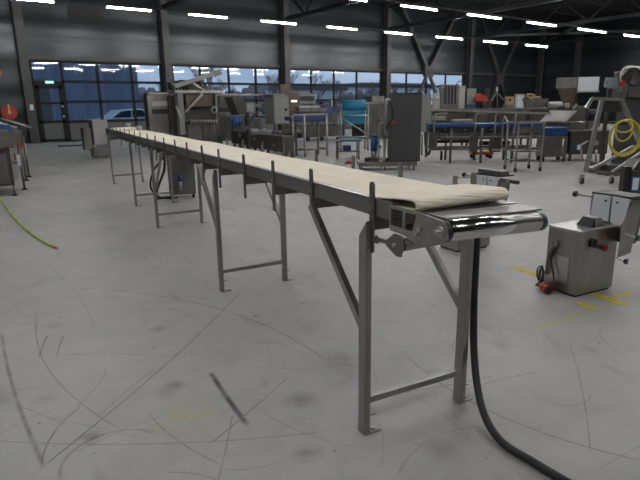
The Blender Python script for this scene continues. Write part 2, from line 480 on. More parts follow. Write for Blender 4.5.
# glazed pedestrian door in the first bay
x0, x1 = 3.91, 4.99
dr = struct('door_1', 'frame', ('b', x0, x0 + .15, BY - .04, BY + .05, 0.01, 2.42), ('b', x1 - .15, x1, BY - .04, BY + .05, .01, 2.42), ('b', x0, x1, BY - .04, BY + .05, 2.28, 2.42),
            ('b', x0, x1, BY - .04, BY + .05, .01, .14), ('b', x0, x1, BY - .04, BY + .05, .82, .93), ('b', x0, x1, BY - .04, BY + .05, 1.62, 1.72))
P(dr, 'glass_pane', 'glass', ('b', x0 + .14, x1 - .14, BY + .0, BY + .015, 1.71, 2.29))
P(dr, 'glass_pane', 'glass', ('b', x0 + .14, x1 - .14, BY + .0, BY + .015, .92, 1.63))
P(dr, 'solid_panel', 'kick', ('b', x0 + .14, x1 - .14, BY - .01, BY + .03, .13, .83))
P(dr, 'door_handle', 'steel_light', ('b', x1 - .12, x1 - .05, BY - .09, BY - .04, 1.08, 1.13), ('b', x1 - .12, x1 - .05, BY - .09, BY - .04, 1.50, 1.56))
# columns, bracing, roof steel
for i, cx_ in enumerate(cols):
    struct('trim_%d' % (i + 2), 'column', ('b', cx_ - .17, cx_ + .17, BY - .42, BY - .40 + .02, 0, CZ), ('b', cx_ - .17, cx_ + .17, BY - .07, BY - .051, 0, CZ), ('b', cx_ - .012, cx_ + .012, BY - .4, BY - .06, 0, CZ))
for i, yy in enumerate((22.9, 16.4, 9.9, 3.4)):
    struct('trim_%d' % (i + 8), 'column', ('b', RX - .38, RX - .02, yy - .17, yy + .17, 0, CZ))
k = 12
for c0, c1, zc in ((24.0, 31.95, 3.55), (31.95, 40.4, 3.2)):
    xm = (c0 + c1) / 2 - (.2 if c0 < 30 else .6)
    y = BY - .2
    struct('trim_%d' % k, 'column', ('r', (xm, y, zc), (xm - 2.6, y, CZ), .20, .20), ('r', (xm, y, zc), (xm + 2.6, y, CZ), .20, .20),
           ('r', (xm, y, zc), (xm - 2.0, y, 0), .16, .16), ('r', (xm, y, zc), (xm + 2.0, y, 0), .16, .16), ('b', xm - .4, xm + .4, y - .11, y + .11, zc - .35, zc + .35)); k += 1
for cx_ in cols + [-2.7]:
    sh = [('b', cx_ - .1, cx_ + .1, FY, BY - .45, 5.85, 6.03), ('b', cx_ - .1, cx_ + .1, FY, BY - .45, 7.1, 7.28)]
    yy = BY - .6; f = 0
    while yy > FY + 2:
        sh.append(('r', (cx_, yy, 5.95 if f else 7.2), (cx_, yy - 1.6, 7.2 if f else 5.95), .09, .09)); yy -= 1.6; f = 1 - f
    struct('trim_%d' % k, 'truss', *sh); k += 1
for i in range(13):
    yy = BY - 1.2 - i * 3.0
    struct('trim_%d' % k, 'truss', ('b', LX, RX, yy - .06, yy + .06, 7.28, 7.39)); k += 1
# horizontal wind bracing under the roof at the right end
struct('trim_%d' % k, 'truss', ('r', (31.95, 26, 6.0), (40.7, 17.5, 6.0), .16, .16), ('r', (40.7, 26, 6.0), (31.95, 17.5, 6.0), .16, .16)); k += 1
struct('trim_%d' % k, 'truss', ('r', (24, 14, 6.0), (33, 7.5, 6.0), .16, .16), ('r', (16.5, 9, 6.0), (24, 15, 6.0), .16, .16)); k += 1

# ---- tube lights on long trunking rails
ZL = 5.0


def lrow(Y, spans, lab, group):
    o = None
    for n, (a, b_, lb) in enumerate(spans):
        if o is None:
            t0 = thing('tube_light', lb, 'ceiling light', (a, Y, ZL), 0, group)
            P(t0, 'housing', 'truss', ('b', 0, b_ - a, -.05, .05, .035, .09))
            P(t0, 'diffuser', 'tube', ('c', (0.0, 0, .012), (b_ - a, 0, .012), .025, .025, 12))
            o = t0
        t = o if n == 0 else copy_tree(o)
        t.location = (a, Y, ZL); t['label'] = lb; t.scale = ((b_ - a) / (spans[0][1] - spans[0][0]), 1, 1)
        if group: t['group'] = group
    tr = single('light_trunking', lab, 'lighting rail', 'truss', ('b', LX + .1, RX - .5 if Y < 20 else 36.9, -.03, .03, 0, .05), loc=(0, Y, ZL + .092))
    return tr


Y1, Y2 = 21.5, 15.65
far_px = [(15, 62, 0, 3), (105, 150, 8, 12), (187, 226, 14, 18), (260, 295, 21, 24), (326, 356, 26, 29), (384, 411, 31, 35), (435.6, 462, 37.5, 40), (483, 507, 41, 44), (525, 547, 46, 48.5)]
ordn = ['leftmost', 'second', 'third', 'fourth', 'fifth', 'sixth', 'seventh', 'eighth', 'ninth', 'tenth']
sp = []
for i, (a, b_, y0, y1_) in enumerate(far_px):
    A, B = at(a, y0, Y1), at(b_, y1_, Y1)
    xa = A.x + (-.22 if i == 0 else .08); sp.append((xa, xa + (at(b_, y1_, Y1).x - A.x) * .97, 'glowing white tube light, %s from the left in the lower far row' % ordn[i]))
lrow(Y1, sp, 'thin dark rail carrying the far lower row of tube lights', 'tube lights in the far row')
near_px = [(338, 365, -1), (400, 436, 6), (467, 500, 14), (527, 555, 21), (578, 596, 29), (598, 605, 32), (624, 652, 35)]
sp = []
for i, (a, b_, y0) in enumerate(near_px):
    xa = at(a, y0, Y2).x + .06; sp.append((xa, xa + (at(b_, y0 + .12 * (b_ - a), Y2).x - xa + .06), 'glowing white tube light, %s from the left in the upper nearer row' % ordn[i]))
lrow(Y2, sp, 'thin dark rail carrying the nearer upper row of tube lights', 'tube lights in the nearer row')
for nY, Y in enumerate((9.75, 3.85, -2.05)):
    sp = [(LX + 1.5 + 3.25 * i, LX + 3.1 + 3.25 * i, 'tube light high over the conveyor, above the edge of the picture') for i in range(14)]
    o = None
    lrow(Y, sp, ['light rail high over the middle of the conveyor, above the picture', 'light rail high over the near end of the conveyor, above the picture', 'light rail high up behind the viewer'][nY], 'tube lights above the picture edge')

# ---- wall fittings
es = thing('exit_sign', 'small lit green and white exit sign above the glazed door', 'exit sign', (4.50, BY - .09, 2.49))
es.scale = (.68, .68, .68)
P(es, 'sign_face', 'exit_green', ('b', -.24, .24, 0, .06, 0, .15))
P(es, 'symbol', 'exit_white', ('b', -.20, -.07, -.006, 0, .03, .12), ('p', [(-.02, .05), (.05, .05), (.05, .025), (.1, .075), (.05, .125), (.05, .1), (-.02, .1)], 'y', -.006, 0), ('b', .13, .20, -.006, 0, .03, .12))
hr = thing('hose_reel', 'red fire hose reel mounted on the far wall left of the door', 'hose reel', (2.80, BY - .121, 1.30))
P(hr, 'drum', 'red', ('c', (0, -.16, 0), (0, -.13, 0), .29, .29, 28), ('c', (0, .02, 0), (0, .05, 0), .29, .29, 28), ('c', (0, .05, 0), (0, .12, 0), .06))
P(hr, 'hose', 'black', *[('t', [(math.cos(a * .5236) * (.2 + .03 * q), -.1 + .04 * q, math.sin(a * .5236) * (.2 + .03 * q)) for a in range(13)], .02, 8, 2) for q in range(3)])
P(hr, 'hub', 'brass', ('c', (0, -.2, 0), (0, .0, 0), .07), ('b', -.03, .03, -.2, -.17, .05, .34))
al = thing('alarm_sounder', 'round orange alarm sounder high on the far wall at left', 'alarm', (2.62, BY - .1, 2.88))
P(al, 'dome', 'orange', ('c', (0, -.08, 0), (0, 0, 0), .1, .15, 18)); P(al, 'base_plate', 'black_plastic', ('c', (0, 0, 0), (0, .1, 0), .17, .17, 18))
single('light_switch', 'small white switch box on the column left of the door', 'switch', 'white', ('b', -.07, .07, -.06, 0, -.12, .12), loc=(3.62, BY - .42, 1.5), bev=.01)
single('wall_vent', 'dark rectangular grille high on the far wall above the door', 'vent', 'truss', ('b', -.7, .7, -.05, 0, -.3, .3), ('b', -.6, .6, -.08, -.05, .1, .15), ('b', -.6, .6, -.08, -.05, -.05, 0), ('b', -.6, .6, -.08, -.05, -.2, -.15), loc=(6.3, BY - .001, 5.4))

# ================================================================== OUTSIDE
struct('ground', 'concrete_out', ('b', -60, 160, BY + .2, 220, -.35, -.05))
hb = thing('warehouse_building', 'blue ribbed warehouse seen through the left windows', 'building', (1.0, 44, -.05))
P(hb, 'wall', 'blue_clad', ('b', -14, 13.0, 0, 14, 0, 9))
P(hb, 'roof_edge', 'truss', ('b', -14.1, 13.1, -.1, 14.1, 9, 9.3))
P(hb, 'loading_door', 'kick', ('b', 3.0, 6.5, -.06, 0, 0, 3.6))
ca = thing('parked_car', 'pale silver car parked outside the left windows', 'car', (9.2, 32.0, -.05), 4)
body = [(-2.15, .35), (-2.2, .75), (-1.9, .88), (-1.05, .95), (-.45, 1.38), (.75, 1.45), (1.55, 1.05), (2.1, .98), (2.2, .6), (2.15, .32)]
P(ca, 'body', 'car', ('p', body, 'y', -.85, .85), bev=.06)
P(ca, 'side_window', 'car_glass', ('p', [(-.95, .97), (-.42, 1.31), (.1, 1.36), (.1, .97)], 'y', -.87, -.84), ('p', [(.18, .97), (.18, 1.36), (.72, 1.37), (1.3, 1.0)], 'y', -.87, -.84))
for s in (-1.35, 1.35):
    for yy in (-.86, .66): P(ca, 'wheel', 'black', ('c', (s, yy, .32), (s, yy + .2, .32), .32, .32, 24))
P(ca, 'head_lamp', 'white', ('b', -2.2, -2.0, -.82, -.5, .62, .76), ('b', 2.1, 2.21, -.82, -.5, .72, .86))
for i, (x, y, ww, hh) in enumerate(((62, 105, 22, 5.2), (100, 120, 30, 6.5), (42, 115, 10, 4.0))):
    fb = thing('distant_building', ['long low white building far across the yard', 'tall white building at the right of the far view', 'small pale building between the trees'][i], 'building', (x, y, -.05))
    P(fb, 'wall', 'far_white', ('b', 0, ww, 0, 10, 0, hh)); P(fb, 'roof', 'kick', ('p', [(-.4, hh), (ww + .4, hh), (ww - 1, hh + 1.4), (1, hh + 1.4)], 'y', -.4, 10.4))
    P(fb, 'window_band', 'car_glass', ('b', 1, ww - 1, -.05, 0, 1.6, 2.6))


def tree_mesh(seed):
    rr = random.Random(seed); m = MB()

    def grow(p, d, l, r, n):
        q = p + d * l
        m.c(p, q, r, r * .65, 5)
        if n == 0: return
        for _ in range(3 if n > 1 else 4):
            nd = (d + Vector((rr.uniform(-1, 1), rr.uniform(-1, 1), rr.uniform(-.1, .6))) * .62).normalized()
            grow(q if rr.random() < .6 else p + d * l * .7, nd, l * rr.uniform(.62, .8), r * .6, n - 1)
    grow(Vector((0, 0, 0)), Vector((0, 0, 1)), 2.0, .17, 5)
    return m


m = MB(); rr = random.Random(5)
for i in range(150):
    x = 20 + i * .78; y = 104 + rr.uniform(-3, 3) - x * .08; hgt = rr.uniform(2.2, 5.4) * (1.0 if i % 37 < 22 else .45)
    m.c((x, y, 0), (x, y, hgt * .55), 1.3, 1.6, 7); m.c((x, y, hgt * .55), (x, y, hgt), 1.6, .5, 7)
wl = m.build('woodland', mat('hazy winter woodland', (.23, .19, .20), .9, 0, .25, .8)); wl.location.z = -.05
wl['label'] = 'hazy brown winter woodland on the horizon behind the yard'; wl['category'] = 'woodland'; wl['kind'] = 'stuff'
tm = [tree_mesh(3), tree_mesh(11)]
t0 = tm[0].build('bare_tree', M['bark']); t1 = tm[1].build('bare_tree', M['bark'])
spots = [(24.0, 52, 1.15), (27.5, 58, .8), (46, 78, 1.1), (51, 82, 1.25), (57, 88, 1.3), (40, 84, .9), (66, 92, 1.3), (73, 95, 1.2), (80, 90, 1.1), (88, 92, 1.15), (34, 80, .8), (96, 96, 1.1), (30, 84, .9), (110, 100, 1.2)]
names = ['tall bare tree nearest the second window bay', 'small bare tree just right of the tallest near one']
for i, (x, y, s) in enumerate(spots):
    o = (t0, t1)[i % 2] if i < 2 else (t0, t1)[i % 2].copy()
    if i >= 2: COL.objects.link(o)
    o.location = (x, y, -.05); o.scale = (s, s, s); o.rotation_euler = (0, 0, i * 1.3)
    o['category'] = 'tree'; o['group'] = 'bare trees across the yard'
    o['label'] = names[i] if i < 2 else 'bare brown tree in the distant row across the yard'
    if i >= 2: o['group'] = 'distant row of bare trees'

# ================================================================== LONG CONVEYOR (local x = across, y = along, away from the viewer)
TH = -8.7
cv = thing('belt_conveyor', 'long stainless belt conveyor on splayed legs running across the hall', 'conveyor', (1.319, 1.49, 0), TH)
WD = .49
END = 9.35
fu = [-.0, .52, .985, 1.46, 1.99, 2.435, 2.92, 3.385, 3.89, 4.36, 4.85, 5.34, 5.82, 6.30, 6.79, 7.27, 7.75, 8.24, 8.72]
# side rails : channel with inward flange
P(cv, 'side_rail', 'steel_rail', ('b', 0, .004, -.13, END, .945, 1.012), ('b', 0, .03, -.13, END, 1.008, 1.013), ('b', 0, .03, -.13, END, .945, .949), bev=.001)
P(cv, 'side_rail', 'steel_rail', ('b', WD - .004, WD, -.09, END, .945, .990), ('b', WD - .02, WD, -.09, END, .984, .989), ('b', WD - .03, WD, -.13, END, .945, .949), bev=.001)
P(cv, 'slider_bed', 'steel_dark', ('b', .006, WD - .006, -.10, END, .985, .991))
for n, u in enumerate(fu):
    P(cv, 'cross_plate', 'steel_dark', ('p', [(.006, .886), (WD - .03, .886), (WD - .006, .91), (WD - .006, .984), (.006, .984)], 'y', u + .006, u + .011))
    for side in (0, 1):
        x = -.009 if side == 0 else WD + .001
        zb = .80 if (n in (0, 2, 4, 5, 8) or n % 3 == 0) else .885
        poly = [(u - .015, zb + .008), (u - .008, zb), (u + .008, zb), (u + .015, zb + .008), (u + .015, 1.064), (u + .008, 1.075), (u - .008, 1.075), (u - .015, 1.064)]
        fg = P(cv, 'guide_finger', 'steel_dark', ('p', poly, 'x', x, x + .008), bev=.001)
        if n < 6: P(fg, 'bolt', 'steel_light', ('c', (x - .004 if side == 0 else x + .008, u, .975), (x if side == 0 else x + .012, u, .975), .006, .006, 8))
        if n < 6 and side == 0: P(cv, 'bolt', 'steel_light', ('c', (.09, u, .93), (.09, u + .006, .93), .006, .006, 8))


def leg_frame(u, brace, slant=0.0, left=0, right=0):
    for side in (0, 1):
        xo, xi = (-.031, -.004) if side == 0 else (WD + .001, WD + .028)
        xo2, xi2 = (xo, xi)
        sgn = 1 if side == 0 else -1
        ys = u + slant
        tp = [(u, .0), (u + .052, .0), (ys + .052, .86), (ys + .0, .925)]
        m = MB()
        # channel: web on the outside, two lips
        web = (xo, xo + .004)
        m.p(tp, 'x', *web)
        m.p([(u, 0), (u + .004, 0), (ys + .004, .92), (ys, .925)], 'x', xo + .0005, xi)
        m.p([(u + .048, 0), (u + .052, 0), (ys + .052, .86), (ys + .048, .865)], 'x', xo + .0005, xi)
        lg = m.build('leg', M['steel'], cv)
        P(lg, 'foot_plate', 'steel', ('b', xo, xi + .055, u + .002, u + .05, .0, .006), bev=.001)
        P(lg, 'foot_bolt', 'steel_light', ('c', (xi + .03, u + .026, .006), (xi + .03, u + .026, .012), .008, .008, 8))
        P(lg, 'side_bolt', 'steel_light', ('c', (xi, u + .01, .085), (xi + .03, u + .01, .085), .004, .004, 8))
        if brace:
            db = .52 * brace
            m = MB(); bx0 = xo - .001 if side == 0 else xi - .01
            bx0 = -.016 if side == 0 else WD + .012
            a, b_ = (bx0, u + (.03 if brace > 0 else .02), .44), (bx0, u + db, .905)
            m.r(a, b_, .004, .034, (0, -1, 1)); m.r((a[0] + .012, a[1] - .008, a[2] + .012), (b_[0] + .012, b_[1] - .008, b_[2] + .012), .024, .004, (0, -1, 1))
            m.build('brace', M['steel'], cv)
    P(cv, 'cross_bar', 'steel', ('b', -.004, WD + .001, u + .004, u + .008, .146, .172), ('b', -.004, WD + .001, u + .008, u + .034, .168, .172))


leg_frame(0, 1); leg_frame(2.05, 1); leg_frame(4.58, -1); leg_frame(6.20, 0, .02); leg_frame(8.87, 0, .12)
# near head: two side brackets with square openings, roller, return roller, belt scraper plate


SKEW = .03


def bracket(x0, x1, par):
    out = [(-.115, 1.006), (-.30, 1.006), (-.405, .998), (-.428, .98), (-.432, .945), (-.40, .928), (-.37, .925), (-.325, .892), (-.27, .886), (-.20, .915), (-.118, .915)]
    bm = bmesh.new()
    holes = [[(-.145, .985), (-.195, .985), (-.195, .937), (-.145, .937)], [(-.212, .985), (-.265, .985), (-.255, .937), (-.212, .937)]]
    # build as strips around the holes
    m = MB()
    m.p([(-.115, 1.006), (-.30, 1.006), (-.295, .994), (-.115, .994)], 'x', x0, x1)
    m.p([(-.115, .994), (-.126, .994), (-.126, .934), (-.115, .934)], 'x', x0, x1)
    m.p([(-.196, .994), (-.210, .994), (-.210, .934), (-.196, .934)], 'x', x0, x1)
    m.p([(-.115, .934), (-.255, .934), (-.29, .897), (-.27, .894), (-.20, .912), (-.118, .912)], 'x', x0, x1)
    m.p([(-.272, .994), (-.295, .994), (-.30, 1.006), (-.41, .998), (-.431, .984), (-.436, .945), (-.405, .928), (-.38, .922), (-.325, .899), (-.29, .897), (-.255, .934)], 'x', x0, x1)
    bm.free()
    return m.build('end_bracket', M['steel'], par, .001)


lb = bracket(-.006, -.001, cv); rb = P(cv, 'end_bracket', 'steel_dark', ('p', [(-.11, .962), (-.38, .955), (-.415, .945), (-.41, .915), (-.36, .899), (-.29, .899), (-.275, .925), (-.11, .94)], 'x', WD - .016, WD - .011)); rb.location.y = SKEW
P(lb, 'axle_bolt', 'steel_light', ('c', (-.03, -.402, .964), (-.006, -.402, .964), .008), ('c', (-.012, -.402, .964), (-.006, -.402, .964), .018, .018, 6))
P(lb, 'axle_bolt', 'steel_light', ('c', (-.02, -.30, .952), (-.006, -.30, .952), .007), ('c', (-.012, -.28, .93), (-.006, -.28, .93), .006))
P(lb, 'bearing_seal', 'black', ('c', (-.001, -.402, .964), (.012, -.402, .964), .034, .034, 24))
P(rb, 'end_cap', 'black_plastic', ('c', (WD - .052, -.402, .939), (WD - .017, -.402, .939), .0335, .0335, 24), label='black end cap of the head roller')
P(cv, 'head_roller', 'chrome', ('c', (.013, -.402, .964), (WD - .045, -.402 + SKEW, .940), .0345, .0345, 40), label='polished head roller')
npl = P(cv, 'nose_plate', 'steel_rail', ('p', [(.002, -.372), (WD - .02, -.372 + SKEW), (WD - .002, -.25 + SKEW), (.002, -.255)], 'z', .990, .996), ('p', [(.002, -.24), (WD - .002, -.235 + SKEW), (WD - .002, -.10), (.002, -.10)], 'z', .991, .997), ('p', [(.002, -.335), (WD - .002, -.335 + SKEW), (WD - .002, -.33 + SKEW), (.002, -.33)], 'z', .975, .99))
npl.rotation_euler[1] = .042
P(cv, 'return_roller', 'steel', ('c', (.004, -.185, .870), (WD + .02, -.185 + SKEW, .870), .023, .023, 24))
P(cv, 'lower_pan', 'steel_dark', ('p', [(.0, -.30), (WD, -.30 + SKEW), (WD, -.12), (.0, -.12)], 'z', .915, .925))
tn = P(cv, 'tension_lever', 'steel_dark', ('p', [(-.02, .868), (-.02, .846), (-.05, .846), (-.06, .855), (-.10, .86), (-.13, .845), (-.175, .828), (-.205, .833), (-.215, .89), (-.205, .91), (-.16, .91), (-.11, .875), (-.06, .873), (-.045, .88)], 'x', -.014, -.009), bev=.001)
P(tn, 'bolt', 'steel_light', ('c', (-.022, -.165, .868), (-.014, -.165, .868), .008, .008, 6))
# far, beltless end
P(cv, 'tail_roller', 'black', ('c', (.01, END + .05, .965), (WD - .01, END + .05, .965), .04, .04, 20))
P(cv, 'tail_bracket', 'black_plastic', ('b', -.004, 0, END - .1, END + .12, .90, 1.01)); P(cv, 'tail_bracket', 'black_plastic', ('b', WD, WD + .004, END - .1, END + .12, .90, 1.01))


# ---- belt on top : one sheet whose near end is folded over to the right side
def belt():
    """cream belt lying on the bed; its near end is folded back over itself"""
    m = MB(); bm = m.bm
    t = .006
    # section profile in (u, z) for the centre line of the sheet: far end -> near fold -> back over the top
    def prof(x):
        f = x / WD
        un = -.222 + .060 * f            # where the fold turns, a little skewed
        R_ = .0185 + .004 * f
        zb = .9965
        pts = [(u, zb + (.003 * math.sin(u * 5 + f) + .006 * max(0, math.sin(u * 1.9 + 1.0)) * f)) for u in [8.25 - (8.25 - .75) * i / 40 for i in range(41)]]
        pts += [(u, zb + .0015) for u in (.6, .45, .3, .15, .0)]
        pts += [(un + R_ * .8, zb + .001)]
        for a in range(0, 181, 20):
            an = math.radians(a)
            pts.append((un - math.sin(an) * R_ * 1.5, zb + .001 + R_ * (1 - math.cos(an))))
        tail = .27 + .03 * f
        top = zb + .001 + 2 * R_
        for k_ in range(1, 8):
            g = k_ / 7
            pts.append((un + tail * g, top - (top - zb - .008) * (g**1.4)))
        return [(u, z - .010 * f * min(1, max(0, (.02 - u) / .12))) for u, z in pts]
    nx = 14
    rows_ = []
    for i in range(nx + 1):
        x = .012 + (WD - .008) * i / nx
        rows_.append([bm.verts.new((x, u, z)) for u, z in prof(x)])
    for a, b_ in zip(rows_, rows_[1:]):
        for k_ in range(len(a) - 1):
            f = bm.faces.new((a[k_], a[k_ + 1], b_[k_ + 1], b_[k_])); f.smooth = True
    o = m.build('conveyor_belt', M['belt'])
    sd = o.modifiers.new('thickness', 'SOLIDIFY'); sd.thickness = .0045; sd.offset = 0
    return o


bl = belt()
bl.location = (1.319, 1.49, 0); bl.rotation_euler = (0, 0, math.radians(TH))
bl['label'] = 'long cream belt lying loose on the conveyor, near end folded over'; bl['category'] = 'conveyor belt'

# spare folded belts at the far end
ob = Matrix.Rotation(math.radians(TH), 4, 'Z')


def cvp(v, u, z=0): return Vector((1.319, 1.49, 0)) + ob @ Vector((v, u, z))


p = cvp(.02, 8.32)
single('folded_belt', 'flat folded cream belt end lying at the far end of the conveyor', 'belt', 'belt', ('b', .03, .44, 0, .85, .9995, 1.012), ('b', .05, .42, .1, .7, 1.012, 1.03), loc=p, rotz=TH, bev=.006)
p = cvp(.0, 8.1)
single('belt_roll', 'small upright roll of cream belt, the left of two on the conveyor', 'belt roll', 'white_dull', ('c', (.36, .95, 1.032), (.36, .95, 1.10), .045, .045, 20), loc=p, rotz=TH)
single('belt_roll', 'small upright roll of cream belt, the right of two on the conveyor', 'belt roll', 'white_dull', ('c', (.40, -.05, 1.006), (.40, -.05, 1.075), .05, .05, 20), loc=p, rotz=TH)
# black hose hanging from the head end and lying over the floor
P_h = [cvp(.56, .03, .90), cvp(.562, .03, .7), cvp(.568, .03, .45)]
tail = [fl(474.6, 362, .22), fl(482, 408, .07), fl(500, 440, .022), fl(535, 463, .018), fl(567, 482, .018), fl(610, 505, .02)]
m = MB(); m.t(P_h + tail, .0165, 12, 8)
ho = m.build('black_hose', M['black']); ho['label'] = 'thick black hose dropping from the conveyor end across the floor'; ho['category'] = 'hose'

# ================================================================== floor marks, cable
for a, b_, wd, lb in (((512, 266), (547, 279), .075, 'yellow painted line on the floor behind the black cable coil'), ((592, 294), (627, 305), .085, 'long yellow painted line in front of the square machine'),
                      ((575, 303), (597, 308), .06, 'short yellow painted dash nearest the square machine corner'), ((613, 296), (632, 293), .05, 'short faint yellow dash right of the square machine')):
    A, B = fl(*a), fl(*b_); c = (A + B) / 2; an = math.degrees(math.atan2(B.y - A.y, B.x - A.x)); l = (B - A).length / 2
    single('floor_marking', lb, 'floor marking', 'yellow_paint', ('p', [(-l, -wd / 2), (l * .6, -wd / 2 * 1.1), (l, -wd / 4), (l * .95, wd / 2), (-l * .9, wd / 2)], 'z', .0003, .0015), loc=(c.x, c.y, 0), rotz=an)
m = MB(); m.t([fl(-30, 170, .01), fl(-12, 188, .012), fl(0, 199, .012), fl(12, 215, .012), fl(28, 231, .012), fl(44, 242, .012), fl(53, 246, .012)], .013, 8, 5)
ec = m.build('earth_cable', M['earth_cable']); ec['label'] = 'green and yellow cable lying on the floor at left'; ec['category'] = 'cable'
a, b_ = fl(52, 246, .012), fl(57, 248, .012)
P(ec, 'bare_end', 'orange', ('c', a, b_, .012, .008, 8), label='bare copper end of the cable')


# ================================================================== two small square machines with white guards
def moulder(lab, loc, coil, lab_parts=True):
    t = thing('forming_machine', lab, 'machine', loc, TH)
    W_, D_, H_ = .405, .27, .475
    hs = P(t, 'housing', 'steel', ('b', 0, W_, 0, D_, .02, H_), bev=.003)
    P(t, 'plinth', 'black_plastic', ('b', .015, W_ - .015, .015, D_ - .015, 0, .02))
    P(t, 'top_plate', 'steel_light', ('b', -.006, W_ + .006, -.006, D_ + .006, H_ + .001, H_ + .012), bev=.003)
    P(hs, 'hatch', 'steel_light', ('b', -.008, 0, .07, .23, .09, .28), bev=.004)
    P(hs, 'vent_boss', 'steel_dark', ('c', (-.03, .19, .36), (0, .19, .36), .022, .028), ('t', [(-.02, .2, .34), (-.025, .23, .25), (-.02, .24, .12)], .012))
    P(t, 'switch_knob', 'black_plastic', ('c', (.12, -.025, .395), (.12, 0, .395), .03, .034, 20), ('b', .112, .128, -.035, -.025, .37, .42), label='black round switch')
    P(t, 'stop_button', 'red', ('c', (.235, -.02, .345), (.235, 0, .345), .014), ('c', (.235, -.035, .345), (.235, -.02, .345), .022, .022, 18), label='red stop button')
    P(t, 'push_button', 'brass', ('c', (.215, -.01, .418), (.215, 0, .418), .012)); P(t, 'push_button', 'brass', ('c', (.255, -.01, .418), (.255, 0, .418), .012))
    P(t, 'motor_cover', 'steel_light', ('h', .205, .30, .04, .18, H_ + .012, .22, .285, .06, .16, H_ + .074), bev=.004)
    P(t, 'cover_front', 'black_plastic', ('h', .17, .204, .045, .175, H_ + .012, .205, .219, .065, .155, H_ + .072))
    # hopper head on the right side, tilted
    P(t, 'head_plate', 'steel', ('p', [(.40, .685), (.51, .665), (.44, .295), (.30, .28), (.30, .51)], 'y', -.085, -.08), bev=.001)
    P(t, 'head_plate', 'steel', ('p', [(.41, .685), (.56, .68), (.50, .40), (.41, .49)], 'y', .245, .25), bev=.001)
    P(t, 'head_box', 'steel_dark', ('h', .42, .50, -.079, .244, .36, .41, .54, -.079, .244, .66))
    P(t, 'white_guard', 'white', ('p', [(.085, .69), (.225, .685), (.235, .53), (.215, .50), (.085, .50)], 'x', .395, .405), bev=.003, label='white plastic guard panel')
    P(t, 'white_guard', 'white', ('p', [(-.06, .685), (.072, .69), (.072, .50), (.0, .46), (-.035, .53)], 'x', .395, .405), bev=.003, label='white plastic guard panel')
    for y, z in ((.12, .65), (.03, .65)): P(t, 'screw', 'black_plastic', ('c', (.39, y, z), (.395, y, z), .008))
    P(t, 'head_lid', 'black_plastic', ('b', .41, .60, -.06, .25, .688, .70))
    P(t, 'lever', 'steel_light', ('c', (.40, .22, .665), (.36, .34, .672), .009)); P(t, 'lever_knob', 'black_plastic', ('c', (.36, .34, .672), (.352, .365, .674), .024, .020, 16))
    for i, (a, b_) in enumerate((((.33, -.085, .46), (.335, -.175, .44)), ((.27, -.085, .29), (.275, -.15, .275)))):
        P(t, 'lever', 'steel_light', ('c', a, b_, .006)); P(t, 'lever_knob', 'black_plastic', ('c', b_, (b_[0] + .005, b_[1] - .02, b_[2]), .016, .022, 14))
    P(t, 'drive_shaft', 'steel_light', ('c', (.49, -.14, .65), (.49, .30, .65), .009)); P(t, 'hand_grip', 'black_plastic', ('c', (.49, -.22, .65), (.49, -.13, .65), .018, .018, 14))
    if not coil:
        P(t, 'head_cover', 'steel_dark', ('b', .45, .55, -.05, .26, .701, .738), bev=.004)
        P(t, 'outfeed_arm', 'steel_light', ('p', [(.36, .44), (.45, .44), (.45, .66), (.38, .66)], 'x', .30, .304)); P(t, 'cross_shaft', 'steel_light', ('c', (.305, .42, .64), (.40, .24, .655), .009))
    return t


c = cvp(2.139, .674); mA = moulder('square stainless machine at right with black switch and red plug on its cable', (c.x, c.y, 0), True)
c = cvp(2.236, 2.015); mB = moulder('stainless machine with white guards half hidden behind the conveyor end', (c.x, c.y, 0), False)
# cable coil and red plug of the near machine
c0 = cvp(2.139, .674)
fm = Frame((c0.x, c0.y), TH)


def onfloor(px, py, z=0.0):
    q = fl(px, py, z) - fm.o; return Vector((q.dot(fm.x), q.dot(fm.y), z))


ctr0 = onfloor(541, 283); m = MB()
for q in range(5):
    R_ = .050 + .007 * (q % 3)
    ctr = ctr0 + Vector((.006 * q - .01, .012 * q - .02, R_ + .01))
    tw = .5 + .22 * q
    m.t([ctr + Vector((math.cos(a * math.pi / 6) * R_ * .62 * math.cos(tw) , math.cos(a * math.pi / 6) * R_ * .62 * math.sin(tw), math.sin(a * math.pi / 6) * R_)) for a in range(13)], .0055, 8, 2)
pa, pb = onfloor(541, 285, .032), onfloor(555, 295, .032)
m.t([(-.01, .20, .34), (-.03, .2, .25), (-.035, .16, .12), (-.05, .14, .03), ctr0 + Vector((.02, -.01, .02)), pa + Vector((-.03, .02, .0)), pa], .007)
cb = m.build('power_cable', M['black'], mA)
dn = (pb - pa).normalized()
pg = P(mA, 'power_plug', 'red', ('c', pa, pa + dn * .1, .022, .032, 18), ('c', pa + dn * .1, pa + dn * .118, .034, .034, 18), label='red industrial plug')
P(pg, 'socket_face', 'black_plastic', ('c', pa + dn * .1181, pa + dn * .12, .026, .026, 16))

